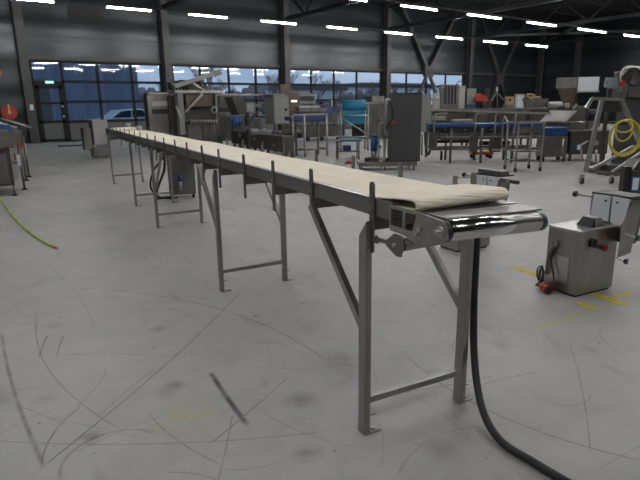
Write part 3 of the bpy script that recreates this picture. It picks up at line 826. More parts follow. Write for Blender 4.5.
# ================================================================== BACKGROUND LEFT
f = Frame((1.0, 9.97)); t = thing('packing_table', 'stainless cabinet table at the left edge with a blue tray on top', 'table', (1.0, 9.97, 0))
P(t, 'cabinet', 'steel_bg_dark', ('b', -1.1, .0, 0, .75, .17, .78), bev=.01)
P(t, 'cabinet_door', 'steel_bg', ('b', -1.0, -.06, -.012, -.002, .21, .70), bev=.003)
P(t, 'top', 'steel_bg', ('b', -1.15, .06, -.05, .8, .781, .81), bev=.004)
P(t, 'blue_tray', 'blue', ('b', -1.0, -.13, -.03, .3, .811, .95), label='blue plastic tray')
P(t, 'machine_head', 'steel_bg', ('b', -.25, .24, .42, .8, .811, .93), ('p', [(-.4, .93), (.24, .93), (.05, 1.05), (-.4, 1.05)], 'y', .5, .75), bev=.006)
for x, y in ((-.02, .04), (.21, .7), (-1.02, .04)):
    lg = P(t, 'leg', 'steel_bg', ('c', (x, y, .02), (x, y, .2 if x < .1 else .81), .018)); P(lg, 'foot', 'black', ('c', (x, y, 0), (x, y, .02), .055, .03, 14))
P(t, 'red_handle', 'red', ('b', .08, .10, .3, .34, .55, .66))
P(t, 'label_sheet', 'label_white', ('b', .12, .17, .32, .325, .46, .64))
t = thing('slicing_machine', 'stainless machine with slanted cylinders behind the blue tray table', 'machine', (1.2, 12.0, 0))
P(t, 'frame', 'steel_bg', ('b', -1.3, .2, 0, .8, .78, .84), ('b', -1.3, .2, 0, .05, .35, .39), bev=.004)
P(t, 'hood', 'steel_bg', ('p', [(-1.0, .85), (.28, .85), (.28, .98), (-.05, 1.12), (-1.0, 1.12)], 'y', .15, .65), bev=.01)
for i in range(3): P(t, 'guide_rod', 'steel_bg_light', ('c', (-.55 + .25 * i, .1, 1.22), (-.05 + .25 * i, .1, 1.03), .022))
P(t, 'blue_cloth', 'blue', ('h', -.15, .1, .0, .12, .9, -.12, .08, .02, .1, 1.1))
for x, y in ((.27, 0.05), (.40, .65), (-1.2, .05), (-1.2, .7)):
    lg = P(t, 'leg', 'steel_bg', ('c', (x - .05, y, .03), (x - .05, y, .85), .022)); P(lg, 'foot', 'black', ('c', (x - .05, y, 0), (x - .05, y, .03), .06, .03, 14))
P(t, 'red_handle', 'red', ('b', .18, .24, -.03, .0, .66, .74))
# cabinet on castors beyond the far end
f = Frame((3.73, 16.4)); t = thing('rolling_cabinet', 'stainless cabinet on castors standing beyond the conveyor far end', 'cabinet', (3.73, 16.4, 0))
P(t, 'upper_body', 'steel_bg_light', f.bx(93, 108.5, 120, 145, 0, .45), bev=.02)
P(t, 'lower_body', 'steel_bg', f.bx(94, 111, 146.5, 156, -.02, .45), bev=.01)
P(t, 'side_box', 'steel_bg', f.bx(84, 92, 128, 150, .1, .3), bev=.01)
P(t, 'blue_knob', 'blue', ('c', (.47, -.12, .72), (.47, -.02, .72), .045), label='blue knob')
for x, y in ((.08, .05), (.38, .05), (.08, .4), (.38, .4)): P(t, 'castor', 'black', ('c', (x - .02, y, .045), (x + .02, y, .045), .045, .045, 14))
A, B = fl(58, 147), fl(84, 146)
single('floor_bar', 'thin dark metal bar lying on the floor left of the rolling cabinet', 'bar', 'steel_bg_dark', ('r', (A.x, A.y, .035), (B.x, B.y, .035), .09, .07))

# ================================================================== BACKGROUND : big machine line behind the far conveyor
YM = 17.0
o = at(150, 150, YM); f = Frame((o.x, YM)); L0 = (o.x, YM, 0)
t = thing('oven_housing', 'slotted stainless housing at the left end of the machine line', 'machine', L0)
P(t, 'body', 'steel_bg', f.bx(149, 170, 94, 150, 0, .35), bev=.02)
P(t, 'slot', 'black', f.bx(152, 169, 109, 114, -.01, .009)); P(t, 'slot', 'steel_bg_light', f.bx(152, 169, 101, 106, -.01, .009))
P(t, 'roof_lip', 'steel_bg_light', f.bx(148, 171, 92.5, 94, -.05, .45))
o2 = at(178, 150, YM - .6); f = Frame((o2.x, YM - .6))
t = thing('depositing_machine', 'tall stainless machine with raised pale arm and row of nozzles', 'machine', (o2.x, YM - .6, 0))
P(t, 'column', 'light_cab', f.bx(179, 184.5, 92, 135, 0, .25), bev=.01)
P(t, 'top_beam', 'steel_bg_light', f.bx(175, 223, 90.2, 93, -.05, .6), bev=.01)
P(t, 'hopper', 'brown_steel', f.bx(186, 215, 94, 107, .1, .7), bev=.02)
P(t, 'lower_body', 'steel_bg_dark', f.bx(187, 220, 121, 156, .0, 1.0), bev=.02)
P(t, 'mid_body', 'steel_bg_dark', f.bx(170, 187, 96, 134, .45, .6), f.bx(187, 218, 106, 120, .5, .6))
P(t, 'door_panel', 'steel_bg', f.bx(189, 202, 124, 150, -.02, .02), f.bx(204, 218, 124, 150, -.02, .02))
P(t, 'raised_arm', 'white_dull', ('r', f.A(174, 86.5), f.A(219, 72), .16, .12), ('r', f.A(214, 74), f.A(220, 71.5), .2, .18), label='pale raised arm')
P(t, 'stay', 'steel_bg_light', ('r', f.A(192, 82), f.A(205, 91), .05, .05), ('r', f.A(185, 112), f.A(202, 94), .09, .07), ('r', f.A(176, 106), f.A(181, 118), .06, .06))
P(t, 'pipework', 'black_plastic', *[('t', [f.A(171 + 3 * i, 90, .3), f.A(170 + 4 * i, 84 - i % 3, .3), f.A(178 + 5 * i, 82 + i % 2, .4), f.A(182 + 5 * i, 88, .3)], .045, 6, 4) for i in range(6)])
P(t, 'motor', 'steel_bg_dark', f.bx(188, 200, 84, 90, .2, .3), f.bx(202, 212, 86, 90, .2, .3), f.bx(171, 176, 82, 89, .2, .3))
P(t, 'side_post', 'steel_bg', f.bx(216, 218.5, 93, 135, -.05, .1))
nb = P(t, 'nozzle_bar', 'steel_bg_dark', f.bx(189, 218, 121.5, 124, -.12, .12))
for i in range(10):
    a = f.A(191 + 2.8 * i, 119.5, -.1); P(nb, 'nozzle', 'steel_bg_light', ('c', a, (a.x, a.y, a.z - .13), .045, .03, 10))
P(t, 'handwheel', 'steel_bg_light', ('t', [f.A(214 + 2.4 * math.cos(q * .785), 110 + 3 * math.sin(q * .785), -.1) for q in range(9)], .03, 6, 2))
o3 = at(219, 150, YM); f = Frame((o3.x, YM))
t = thing('oven_housing', 'long low stainless housing right of the raised arm machine', 'machine', (o3.x, YM, 0))
P(t, 'body', 'steel_bg_dark', f.bx(219, 236, 95, 107, 0, 1.0), f.bx(219, 262, 118, 140, .0, 1.0), bev=.02)
P(t, 'cover', 'steel_bg', f.bx(219, 234, 112, 117.5, -.1, 1.0), bev=.04)
P(t, 'slot', 'black', f.bx(219, 238, 107.5, 112, .05, .8)); P(t, 'roof_lip', 'steel_bg_light', f.bx(217, 263, 93.8, 95.3, -.05, 1.0))
for x in (221, 240, 259): P(t, 'leg', 'steel_bg', f.bx(x, x + 2, 140, 152, .1, .1))
P(t, 'upper_rail', 'steel_bg', f.bx(236, 262, 104, 107, .3, .2), f.bx(236, 262, 112, 115, .3, .2))

# control cabinet beneath the conveyor
o = fl(170, 199); f = Frame((o.x, o.y), -22)
t = thing('control_cabinet', 'stainless control cabinet with air filter standing under the conveyor', 'cabinet', (o.x, o.y, 0), -22)
P(t, 'body', 'steel_bg', ('b', 0, .40, 0, .28, .06, .66), bev=.01)
P(t, 'door', 'steel_bg', ('b', .02, .38, -.012, -.002, .08, .64), bev=.004)
for x, y in ((.04, .04), (.36, .04), (.04, .24), (.36, .24)): P(t, 'foot', 'black', ('c', (x, y, 0), (x, y, .06), .02))
fr = P(t, 'air_filter', 'steel_bg_light', ('c', (.17, -.06, .14), (.17, -.06, .27), .026, .03, 14), ('b', .14, .20, -.05, -.012, .26, .3), label='air filter bowl')
P(fr, 'filter_knob', 'blue', ('c', (.17, -.06, .30), (.17, -.06, .37), .032, .028, 14), ('b', .13, .22, -.09, -.03, .275, .30), label='blue filter head')
P(t, 'air_hose', 'black', ('t', [(-.02, .1, .66), (-.2, .12, .45), (-.28, .12, .2), (-.18, .1, .04), (.0, -.03, .02), (.12, -.06, .03)], .014), ('t', [(-.03, .05, .70), (-.05, .02, .45), (-.16, .0, .2), (-.2, .02, .03), (-.1, .05, .02), (.05, .06, .02)], .018))

# ================================================================== BACKGROUND MIDDLE
YC = 11.6
o = at(262, 150, YC); f = Frame((o.x, YC))
a, b_ = fl(232, 150), fl(284, 159)
an = math.degrees(math.atan2(b_.y - a.y, b_.x - a.x)); L_ = (b_ - a).length
f2 = Frame((a.x, a.y), an)
t = thing('trough_conveyor', 'low enclosed stainless trough line behind the middle of the conveyor', 'conveyor', (a.x, a.y, 0), an)
P(t, 'trough', 'steel_bg_dark', ('b', 0, L_ * .42, 0, .32, .22, .62), bev=.01)
P(t, 'trough', 'steel_bg', ('b', L_ * .43, L_, -.03, .32, .18, .60), bev=.01)
P(t, 'rim', 'steel_bg_light', ('b', -.02, L_ + .02, -.035, .0, .621, .65))
for x in (.05, L_ * .45, L_ - .08): P(t, 'leg', 'steel_bg_dark', ('b', x, x + .05, .04, .1, 0, .2)); P(t, 'leg', 'steel_bg_dark', ('b', x, x + .05, .24, .3, 0, .2))
P(t, 'catch', 'steel_bg_light', ('b', L_ * .2, L_ * .24, -.05, -.03, .45, .58), ('b', L_ * .5, L_ * .54, -.06, -.035, .4, .5), ('b', L_ * .85, L_ * .88, -.06, -.035, .3, .36))
o = at(249, 148, 11.0); f = Frame((o.x, 12.4))
t = thing('filling_head', 'slanted steel hopper and small screen on a black post', 'machine', (o.x, 12.4, 0))
P(t, 'post', 'black_plastic', f.bx(247.5, 250, 112, 150, 0, .1))
P(t, 'hopper', 'steel_bg_dark', ('p', [f.A(232, 97).xz, f.A(243, 97).xz, f.A(248, 114).xz, f.A(239, 115).xz], 'y', .0, .45), bev=.005)
P(t, 'screen_box', 'light_cab', f.bx(247, 254, 103.5, 112, -.1, .2), bev=.01)
P(t, 'cross_arm', 'black_plastic', ('r', f.A(240, 101, .1), f.A(252, 101, .1), .06, .06)); P(t, 'stay_arm', 'black_plastic', ('r', f.A(250, 120), f.A(258, 112), .06, .06))
P(t, 'foot_plate', 'steel_bg_dark', ('b', f.A(245, 148).x, f.A(256, 148).x, -.15, .4, 0, .04))
P(t, 'blue_motor', 'blue', ('c', f.A(235, 116), f.A(235, 127), .085), ('c', f.A(238.5, 117, .1), f.A(238.5, 126, .1), .07), label='blue motors')
P(t, 'motor_bracket', 'steel_bg_dark', ('r', f.A(233, 128), f.A(249, 128), .08, .1))
o = at(264, 135, 14.3); f = Frame((o.x, 14.3), -8)
t = thing('switch_cabinet', 'light grey tall switch cabinet on a stand with black door lock', 'cabinet', (o.x, 14.3, 0), -8)
w0 = f.A(274, 110).x; w1 = f.A(289, 110).x; zt = f.A(281, 95).z; zb = f.A(281, 124).z
P(t, 'body', 'light_cab', ('b', w0, w1, 0, .75, zb, zt), bev=.01)
P(t, 'door', 'light_cab', ('b', w0 + .02, w1 - .02, -.02, -.002, zb + .03, zt - .03), bev=.006)
P(t, 'door_lock', 'black', ('c', (w1 - .12, -.05, (zb + zt) / 2), (w1 - .12, -.02, (zb + zt) / 2), .045))
P(t, 'stand', 'steel_bg_dark', ('b', w0, w0 + .05, .02, .07, 0, zb), ('b', w1 - .05, w1, .02, .07, 0, zb), ('b', w0, w1, .02, .07, .2, .25))
P(t, 'top_cover', 'steel_bg_light', ('b', w0 - .1, w1 - .1, -.04, .8, zt + .001, zt + .03))
o = at(281, 130, 15.0); f = Frame((o.x, 15.0))
t = thing('board_panel', 'tall brown board standing behind the light grey switch cabinet', 'board', (o.x, 15.0, 0))
P(t, 'board', 'brown_steel', f.bx(281, 290, 84, 118, 0, .08)); P(t, 'foot', 'steel_bg_dark', ('b', f.A(281, 130).x, f.A(290, 130).x, -.02, .18, 0, f.A(285, 118).z - .005))
# black topped table and film wrapped goods
o = at(275, 155, 13.2); f = Frame((o.x, 13.2), -4)
t = thing('black_conveyor_table', 'short black belted table on dark legs beside the switch cabinet', 'conveyor', (o.x, 13.2, 0), -4)
x1_ = f.A(302, 140).x; zt = f.A(288, 131).z
P(t, 'bed', 'black_plastic', ('b', 0, x1_, 0, .6, zt - .22, zt), bev=.01)
P(t, 'side_strip', 'steel_bg', ('b', 0, x1_, -.012, -.001, zt - .07, zt + .01))
P(t, 'leg', 'steel_bg_dark', f.bx(284, 287.5, 139, 157, .02, .08)); P(t, 'leg', 'steel_bg_dark', ('b', .02, .08, .5, .56, 0, zt - .22)); P(t, 'leg', 'steel_bg_dark', ('b', x1_ - .08, x1_ - .02, .5, .56, 0, zt - .22))
for i, x in enumerate((.15, .35, .55, .75)): P(t, 'side_clip', 'steel_bg_light', ('b', x, x + .05, -.03, -.012, zt - .05, zt + .05))
for i, (px, lb) in enumerate(((256, 'crumpled clear film bundle, the left one on the trough line'), (264, 'crumpled clear film bundle, the right one on the trough line'))):
    p = at(px + (2 if i else -2), 130, 12.75 - .3 * i); m = MB()
    bmesh.ops.create_icosphere(m.bm, subdivisions=3, radius=1)
    rr = random.Random(i)
    for v in m.bm.verts: v.co *= 1 + rr.uniform(-.12, .12); v.co = Vector((v.co.x * .17, v.co.y * .17, v.co.z * .085 + .085))
    o = m.build('film_bundle', M['film']); o.location = (p.x - .1, p.y - .15, .651); o['label'] = lb; o['category'] = 'packaging'; o['group'] = 'film bundles'

# navy table with legs
o = fl(305, 157); f = Frame((o.x, o.y), -8)
t = thing('belt_table', 'navy blue belted table on a tubular steel frame', 'conveyor', (o.x, o.y, 0), -8)
x1_ = f.A(327, 140).x; x0_ = f.A(293, 140, 0).x; zt = f.A(315, 116).z
P(t, 'belt_bed', 'navy', ('b', x0_, x1_ + .03, 0, .55, zt - .12, zt), bev=.02, label='navy blue belt')
for x in (.0, x1_):
    P(t, 'leg', 'steel_bg_light', ('c', (x, 0.0, 0), (x, 0.0, zt + .02), .03)); P(t, 'leg', 'steel_bg', ('c', (x, .55, 0), (x, .55, zt), .03))
P(t, 'leg', 'steel_bg', ('c', (x0_, 0.0, 0), (x0_, 0.0, zt), .03))
P(t, 'stretcher', 'steel_bg', ('c', (x0_, 0, .2), (x1_, 0, .2), .022), ('c', (x1_, 0, .2), (x1_, .55, .2), .022), ('c', (0, 0, .2), (0, .55, .2), .022))
P(t, 'inclined_belt', 'navy', ('r', (x1_ + .04, .32, zt - .06), (x1_ + .5, .45, zt + .2), .3, .08), label='navy inclined belt section')
P(t, 'side_rod', 'steel_bg_light', ('c', (x0_, -.03, zt + .05), (x1_, -.03, zt + .05), .014))

# long dark machine line at the back (290..420)
YB = 17.8
o = at(291, 140, YB); f = Frame((o.x, YB), -3)
t = thing('packaging_line', 'long dark steel machine line below the third window bay', 'machine', (o.x, YB, 0), -3)
P(t, 'body', 'steel_bg_dark', f.bx(291, 345, 112, 122, 0, 1.0), f.bx(291, 345, 125, 137, .1, .9), bev=.02)
P(t, 'tower', 'brown_steel', f.bx(290, 299, 91, 112, .1, .9), bev=.02)
P(t, 'tower', 'steel_bg', f.bx(299, 316, 93, 104, .2, .8), bev=.02)
P(t, 'display', 'lamp_small', f.bx(291.5, 297, 100.3, 102, .08, .015), label='small lit white strip')
P(t, 'tray', 'white_dull', f.bx(299, 320, 105.5, 108, -.1, .9), bev=.01, label='pale tray'); P(t, 'shelf', 'steel_bg', f.bx(299, 345, 108.5, 111, -.02, .9))
P(t, 'recess', 'black', f.bx(301, 314, 96, 101, .18, .02))
P(t, 'sensor_post', 'steel_bg_light', f.bx(331, 333, 100, 112, .2, .1))
for x in (293, 308, 322, 338): P(t, 'leg', 'black_plastic', f.bx(x, x + 2, 137, 144, .15, .15))
o = at(368, 140, 17.0); f = Frame((o.x, 17.0), -3)
t = thing('packaging_line', 'wide plain brown-grey steel housing behind the dark grey cabinet', 'machine', (o.x, 17.0, 0), -3)
P(t, 'body', 'steel_bg_dark', f.bx(366, 395, 104, 138, 0, 1.0), bev=.02); P(t, 'top_lip', 'steel_bg', f.bx(364, 396, 101.8, 103.6, -.05, 1.1))
P(t, 'rear_box', 'steel_bg', f.bx(372, 384, 96, 101.5, .4, .5)); P(t, 'leg', 'black_plastic', f.bx(368, 370, 138, 143, .1, .1), f.bx(388, 390, 138, 143, .1, .1))

# teal belt roll rack
o = fl(341, 151); f = Frame((o.x, o.y), -30)
t = thing('roll_rack', 'tubular rack with a roll of teal blue belting', 'rack', (o.x, o.y, 0), -30)
xr = f.A(368, 130).x; zt = f.A(341, 105).z; zr = f.A(354, 105.5).z; rr_ = (f.A(354, 100).z - f.A(354, 111.5).z) / 2
for x in (0, xr):
    P(t, 'post', 'steel_bg_light', ('c', (x, 0, 0.05), (x, 0, zt), .028)); P(t, 'post', 'steel_bg_light', ('c', (x, .5, .05), (x, .5, zt), .028))
    P(t, 'side_tube', 'steel_bg_light', ('c', (x, 0, zt), (x, .5, zt), .028), ('c', (x, 0, .3), (x, .5, .3), .022))
    for y in (0, .5): P(t, 'castor', 'black', ('c', (x - .015, y, .04), (x + .015, y, .04), .04, .04, 12))
z1_ = f.A(354, 115.5).z; z2_ = f.A(354, 137).z
P(t, 'cross_tube', 'steel_bg_light', ('c', (0, 0, z1_), (xr, 0, z1_), .025), ('c', (0, 0, z2_), (xr, 0, z2_), .025), ('c', (.02, 0, f.A(342, 118).z), (xr - .03, 0, f.A(365, 134).z), .022))
P(t, 'belting_roll', 'teal', ('c', (.06, .22, zr), (xr - .05, .22, zr), rr_, rr_, 28), label='roll of teal belting')
P(t, 'hanging_belt', 'teal', ('b', .08, xr - .07, .13, .145, f.A(354, 124).z, zr), label='loose teal belting hanging down')
P(t, 'roll_axle', 'white', ('c', (-.02, .22, zr), (xr + .04, .22, zr), .035))
# small cart with teal top
o = fl(341, 160); f = Frame((o.x, o.y), -33)
t = thing('small_cart', 'low cart with a teal top and castors beside the roll rack', 'cart', (o.x, o.y, 0), -33)
x0_, x1_ = f.A(336, 150).x, f.A(361, 150).x; zt = f.A(348, 140.5).z
P(t, 'top', 'steel_bg', ('b', x0_, x1_, -.02, .5, zt - .03, zt), bev=.004); P(t, 'teal_mat', 'teal', ('b', x0_ + .15, x1_ + .03, .0, .48, zt + .001, zt + .02), label='teal mat')
for x in (x0_ + .05, x1_ - .05):
    for y in (.02, .44):
        P(t, 'leg', 'steel_bg', ('c', (x, y, .07), (x, y, zt - .03), .018)); P(t, 'castor', 'black', ('c', (x - .012, y, .036), (x + .012, y, .036), .036, .036, 12))
P(t, 'shelf', 'steel_bg_dark', ('b', x0_ + .06, x1_ - .06, .02, .44, .2, .22)); P(t, 'blue_box', 'navy', ('b', x0_ + .2, x1_ - .25, .08, .35, .221, .36))
p = fl(349, 164)
single('red_chock', 'small red rubber block on the floor under the low cart', 'block', 'red', ('p', [(-.12, 0), (.12, 0), (.09, .06), (-.04, .08)], 'y', -.05, .05), loc=(p.x, p.y, 0), rotz=-30)

# dark cabinet on pump skid
o = fl(359, 171); f = Frame((o.x, o.y), -35)
t = thing('pump_skid', 'dark grey tall cabinet on a stainless skid with a blue pump', 'machine', (o.x, o.y, 0), -35)
xe = f.A(417, 168).x; zs = f.A(388, 164.5).z
P(t, 'skid', 'steel_bg', ('b', 0, xe, 0, .62, .09, .17), ('b', .0, xe, 0, .62, .165, .175), bev=.004)
for x in (.06, xe * .45, xe - .06):
    for y in (.04, .58): P(t, 'foot', 'steel_bg', ('c', (x, y, 0), (x, y, .09), .018))
xa, xb = f.A(391, 130, .1).x, f.A(421, 130, .1).x; zt = f.A(405, 93.5, .1).z
P(t, 'cabinet', 'grey_cab', ('b', xa, xb, .08, .6, .18, zt), bev=.012, label='dark grey enamel cabinet')
P(t, 'cabinet_top', 'grey_cab', ('b', xa - .01, xb + .01, .06, .62, zt, zt + .015))
xp = f.A(374, 142, .25).x; z0 = f.A(374, 151, .25).z; z1_ = f.A(374, 135, .25).z
P(t, 'pump_motor', 'blue', ('c', (xp, .25, z0), (xp, .25, z1_ - .03), .075, .075, 20), ('c', (xp, .25, z1_ - .03), (xp, .25, z1_), .08, .06, 20), ('b', xp + .05, xp + .11, .2, .3, z0 + .1, z0 + .2), label='blue pump motor')
P(t, 'pump', 'steel_bg', ('c', (xp, .25, .176), (xp, .25, z0), .05, .07, 16), ('c', (xp - .12, .25, .24), (xp + .22, .25, .24), .035), ('c', (xp, .25, .176), (xp, .25, .2), .12))
xq = f.A(385, 120, .1).x; zq = f.A(387, 100, .1).z
P(t, 'pipework', 'steel_bg_light', ('t', [(xq, .08, .2), (xq, .08, .8), (xq, .08, zq - .06), (xq + .03, .08, zq), (xq + .09, .08, zq)], .028, 10, 6), ('t', [(xq - .13, .06, .25), (xq - .13, .06, .9), (xq - .10, .06, 1.0), (xq - .04, .06, 1.0)], .02, 8), ('c', (xq - .22, .25, .24), (xq, .08, .24), .03))
P(t, 'valve', 'steel_bg', ('c', (xq - .05, .03, .72), (xq + .05, .03, .72), .05)); P(t, 'valve', 'steel_bg', ('c', (xq - .12, .2, .5), (xq - .12, .08, .5), .05)); P(t, 'hand_wheel', 'steel_bg', ('t', [(xq - .14 + .05 * math.cos(q * .785), .05, 1.02 + .08 * math.sin(q * .785)) for q in range(9)], .012, 6, 2))
P(t, 'rubber_hose', 'black', ('t', [(xq + .09, .08, zq - .03), (xq + .16, .03, zq - .2), (xq + .15, .03, 1.1), (xq + .06, .05, .95), (xq + .0, .1, .8)], .022, 8))
P(t, 'red_valve_cap', 'red', ('c', (xa + .04, .03, 1.0), (xa + .04, .08, 1.0), .035))
P(t, 'small_fittings', 'black_plastic', ('b', xp - .2, xp - .1, .2, .3, .176, .26), ('b', xp + .2, xp + .3, .12, .2, .176, .26), ('c', (xb + .03, .1, .3), (xb + .03, .1, .75), .015))
# light cabinet behind
o = fl(428, 160); f = Frame((o.x + .5, o.y + .5), -35)
t = thing('switch_cabinet', 'narrow light grey cabinet just right of the dark grey cabinet', 'cabinet', (o.x + .5, o.y + .5, 0), -35)
xa, xb = f.A(417, 110).x, f.A(431, 110).x; zt = f.A(425, 94).z; zb = f.A(425, 132).z
P(t, 'body', 'light_cab', ('b', xa, xb, 0, .35, zb, zt), bev=.01); P(t, 'door_lock', 'black', ('c', (xb - .1, -.03, f.A(426, 124).z), (xb - .1, 0, f.A(426, 124).z), .03))
P(t, 'stand_leg', 'steel_bg', ('b', xb - .1, xb - .04, .05, .11, 0, zb)); P(t, 'stand_leg', 'steel_bg', ('b', xa + .04, xa + .1, .05, .11, 0, zb)); P(t, 'hanging_cable', 'black', ('t', [f.A(425, 132, .1), f.A(426, 150, -.05), f.A(429, 154, -.05), f.A(431, 140, -.05)], .03))

# ================================================================== BACKGROUND RIGHT : railed conveyor line
RZ = -39
o = fl(449, 163); f = Frame((o.x, o.y), RZ)
t = thing('railed_conveyor', 'long blue belted conveyor with a pale guard rail and tubular legs', 'conveyor', (o.x, o.y, 0), RZ)
xa = f.A(430, 130).x; xb = f.A(541, 125).x
zt = f.A(450, 124).z; zr = f.A(450, 110.5, -.1).z
P(t, 'belt_bed', 'blue', ('b', xa, xb, .0, .7, zt - .075, zt), bev=.01, label='blue belt edge')
P(t, 'belt_frame', 'black_plastic', ('b', xa, xb, .05, .65, zt - .2, zt - .08))
P(t, 'guard_rail', 'steel_bg_light', ('r', f.A(429, 109.8, -.1), f.A(550, 113.4, -.1), .05, .05), label='pale guard rail')
for px in (434.6, 476, 496, 516):
    a = f.A(px, 113, -.08); P(t, 'rail_post', 'steel_bg_light', ('t', [(a.x + .3, -.08, zr - .06), (a.x + .06, -.08, zr - .07), (a.x, -.08, zr - .14), (a.x, -.08, f.A(px, 134, -.08).z)], .022, 8, 3))
for px, yb in ((450, 163), (480.4, 163), (511, 166)):
    a = f.A(px, yb); P(t, 'leg', 'steel_bg', ('c', (a.x, 0, 0.0), (a.x, 0, zt - .1), .03)); P(t, 'leg', 'steel_bg', ('c', (a.x, .68, 0), (a.x, .68, zt - .1), .03))
zz = f.A(460, 137.5).z; z3 = f.A(460, 149).z
P(t, 'stretcher', 'steel_bg', ('c', (xa, -.02, zz), (xb, -.02, zz), .03), ('c', (xa, 0, z3), (xb, 0, z3), .025), ('c', (xa, .68, z3), (xb, .68, z3), .025))
for px0, px1, y0, y1_ in ((429, 436, 133, 147), (470, 478, 136, 151), (490, 501, 138, 152)): P(t, 'junction_box', 'steel_bg_dark', f.bx(px0, px1, y0, y1_, -.12, .1), bev=.005)
P(t, 'product_tray', 'white_dull', f.bx(454, 473, 119.5, 121.8, .1, .4), bev=.004, label='pale tray'); P(t, 'product_tray', 'white_dull', f.bx(434, 446, 116, 120, .3, .3), label='pale tray')
P(t, 'drive_motor', 'black_plastic', *[('c', f.A(px, 130, .1), f.A(px + 7, 131, .1), .07) for px in (441, 461, 486)])
P(t, 'underframe', 'black_plastic', f.bx(437, 470, 140, 143, .5, .1), f.bx(480, 510, 141, 145, .5, .1))
P(t, 'castor', 'black', f.bx(440.5, 442.5, 151, 160, .3, .06)); P(t, 'castor', 'black', f.bx(505, 507, 152, 161, .3, .06))
p = fl(473, 160)
t = thing('pallet_truck', 'orange pallet truck parked under the railed conveyor', 'pallet truck', (p.x + .2, p.y + .2, 0), RZ)
P(t, 'forks', 'orange', ('b', 0, .55, 0, .14, .1, .17), ('b', 0, .55, .3, .44, .1, .17), ('b', 0, .12, 0, .44, .1, .28), bev=.01); P(t, 'wheel', 'black', ('c', (.06, .2, .06), (.06, .26, .06), .06)); P(t, 'wheel', 'black', ('c', (.48, .05, .05), (.48, .1, .05), .05)); P(t, 'wheel', 'black', ('c', (.48, .35, .05), (.48, .4, .05), .05))

# second line behind it with what stands on it
Y0 = fl(470, 150)
f = Frame((Y0.x + .6, Y0.y + 1.2), RZ + 3)
t = thing('machine_table', 'long steel work platform behind the railed conveyor', 'table', (Y0.x + .6, Y0.y + 1.2, 0), RZ + 3)
xa, xb = f.A(434, 110).x, f.A(566, 112).x; zt2 = f.A(470, 108.5).z
P(t, 'top', 'steel_bg', ('b', xa, xb, 0, .8, zt2 - .08, zt2), bev=.01)
P(t, 'skirt', 'steel_bg_dark', ('b', xa + .3, xb - .1, .15, .7, .22, zt2 - .09))
for i in range(5):
    x = xa + .1 + (xb - xa - .25) * i / 4; P(t, 'leg', 'steel_bg_dark', ('b', x, x + .06, .05, .11, 0, zt2 - .08)); P(t, 'leg', 'steel_bg_dark', ('b', x, x + .06, .69, .75, 0, zt2 - .08))
g = f.rz; FL = (f.o.x, f.o.y)


def onf(name, lab, cat, *parts, z=None, px=450, d=.1):
    """a thing standing on the work platform"""
    a = f.A(px, 108, d); w_ = f.o + f.x * a.x + f.y * d
    th_ = thing(name, lab, cat, (w_.x, w_.y, zt2), g)
    fr_ = Frame((w_.x, w_.y), g)
    for nm, mt, fn in parts:
        sh_ = fn(fr_)
        q = P(th_, nm, mt, *sh_, bev=.006)
        q.location.z = -zt2
    return th_


def fb(x0, x1, yt, yb, d=0.0, dep=.3, base=False):
    def g_(F):
        s_ = list(F.bx(x0, x1, yt, yb, d, dep))
        if base: s_[5] = zt2 + .001
        return [tuple(s_)]
    return g_


onf('cooling_unit', 'steel unit with dark vertical slats below the window right end', 'machine',
    ('body', 'steel_bg', fb(441, 459, 84.5, 106, .0, .35, True)), ('side_cover', 'white_dull', fb(459.2, 465, 86, 105, -.02, .3, True)),
    ('slats', 'black_plastic', lambda F: [F.bx(444.5 + 3.3 * i, 446.6 + 3.3 * i, 85.5, 104, -.03, .03) for i in range(4)]),
    ('cable_loop', 'black', lambda F: [('t', [F.A(456, 85, .1), F.A(458, 82, .1), F.A(462, 81.5, .1), F.A(463, 86, .1)], .015)]), px=450)
onf('round_gauge', 'pale box with a round gauge left of the slatted unit', 'gauge', ('body', 'white_dull', fb(433.5, 440, 93, 107, 0, .2, True)), ('dial', 'white', lambda F: [('c', F.A(437, 97.5, -.03), F.A(437, 97.5, 0), .05)]), px=436)
onf('blue_bracket', 'blue steel bracket right of the slatted unit', 'bracket', ('frame', 'blue', lambda F: [F.bx(465, 476, 104.5, 106, 0, .3), F.bx(465, 466.5, 105, 109, 0, .05), F.bx(474.5, 476, 105, 109, 0, .05)]), px=470)
onf('pale_board', 'pale upright board behind the red hood', 'board', ('board', 'light_cab', fb(467, 476, 88.5, 106, .35, .04, True)), px=470)
onf('steel_bowl', 'steel bowl with a bright red hood', 'bowl',
    ('bowl', 'steel_bg_dark', lambda F: [('c', F.A(484, 109, .15), F.A(484, 101, .15), .10, .17, 20)]),
    ('red_hood', 'red', lambda F: [('p', [F.A(475, 99, .05).xz, F.A(477, 95, .05).xz, F.A(481, 93.3, .05).xz, F.A(486, 97, .05).xz, F.A(489, 101, .05).xz, F.A(477, 101.5, .05).xz], 'y', .0, .28)]), px=480)
onf('lamp_tripod', 'small three legged stand with a lamp head', 'stand', ('legs', 'steel_bg_light', lambda F: [('r', F.A(497, 92), F.A(491.5, 101), .02, .02), ('r', F.A(497, 92), F.A(504, 100), .02, .02), ('r', F.A(497, 92), F.A(497.5, 107, .15), .02, .02)]), ('lamp_head', 'white', lambda F: [('c', F.A(497, 87), F.A(497, 92), .03)]), px=497)
onf('dark_cover', 'black upright cover behind the lamp stand', 'cover', ('cover', 'black_plastic', fb(485.5, 490.5, 88.5, 101, .5, .1)), ('stand', 'steel_bg_dark', fb(484, 492, 101, 106, .45, .2, True)), px=488)
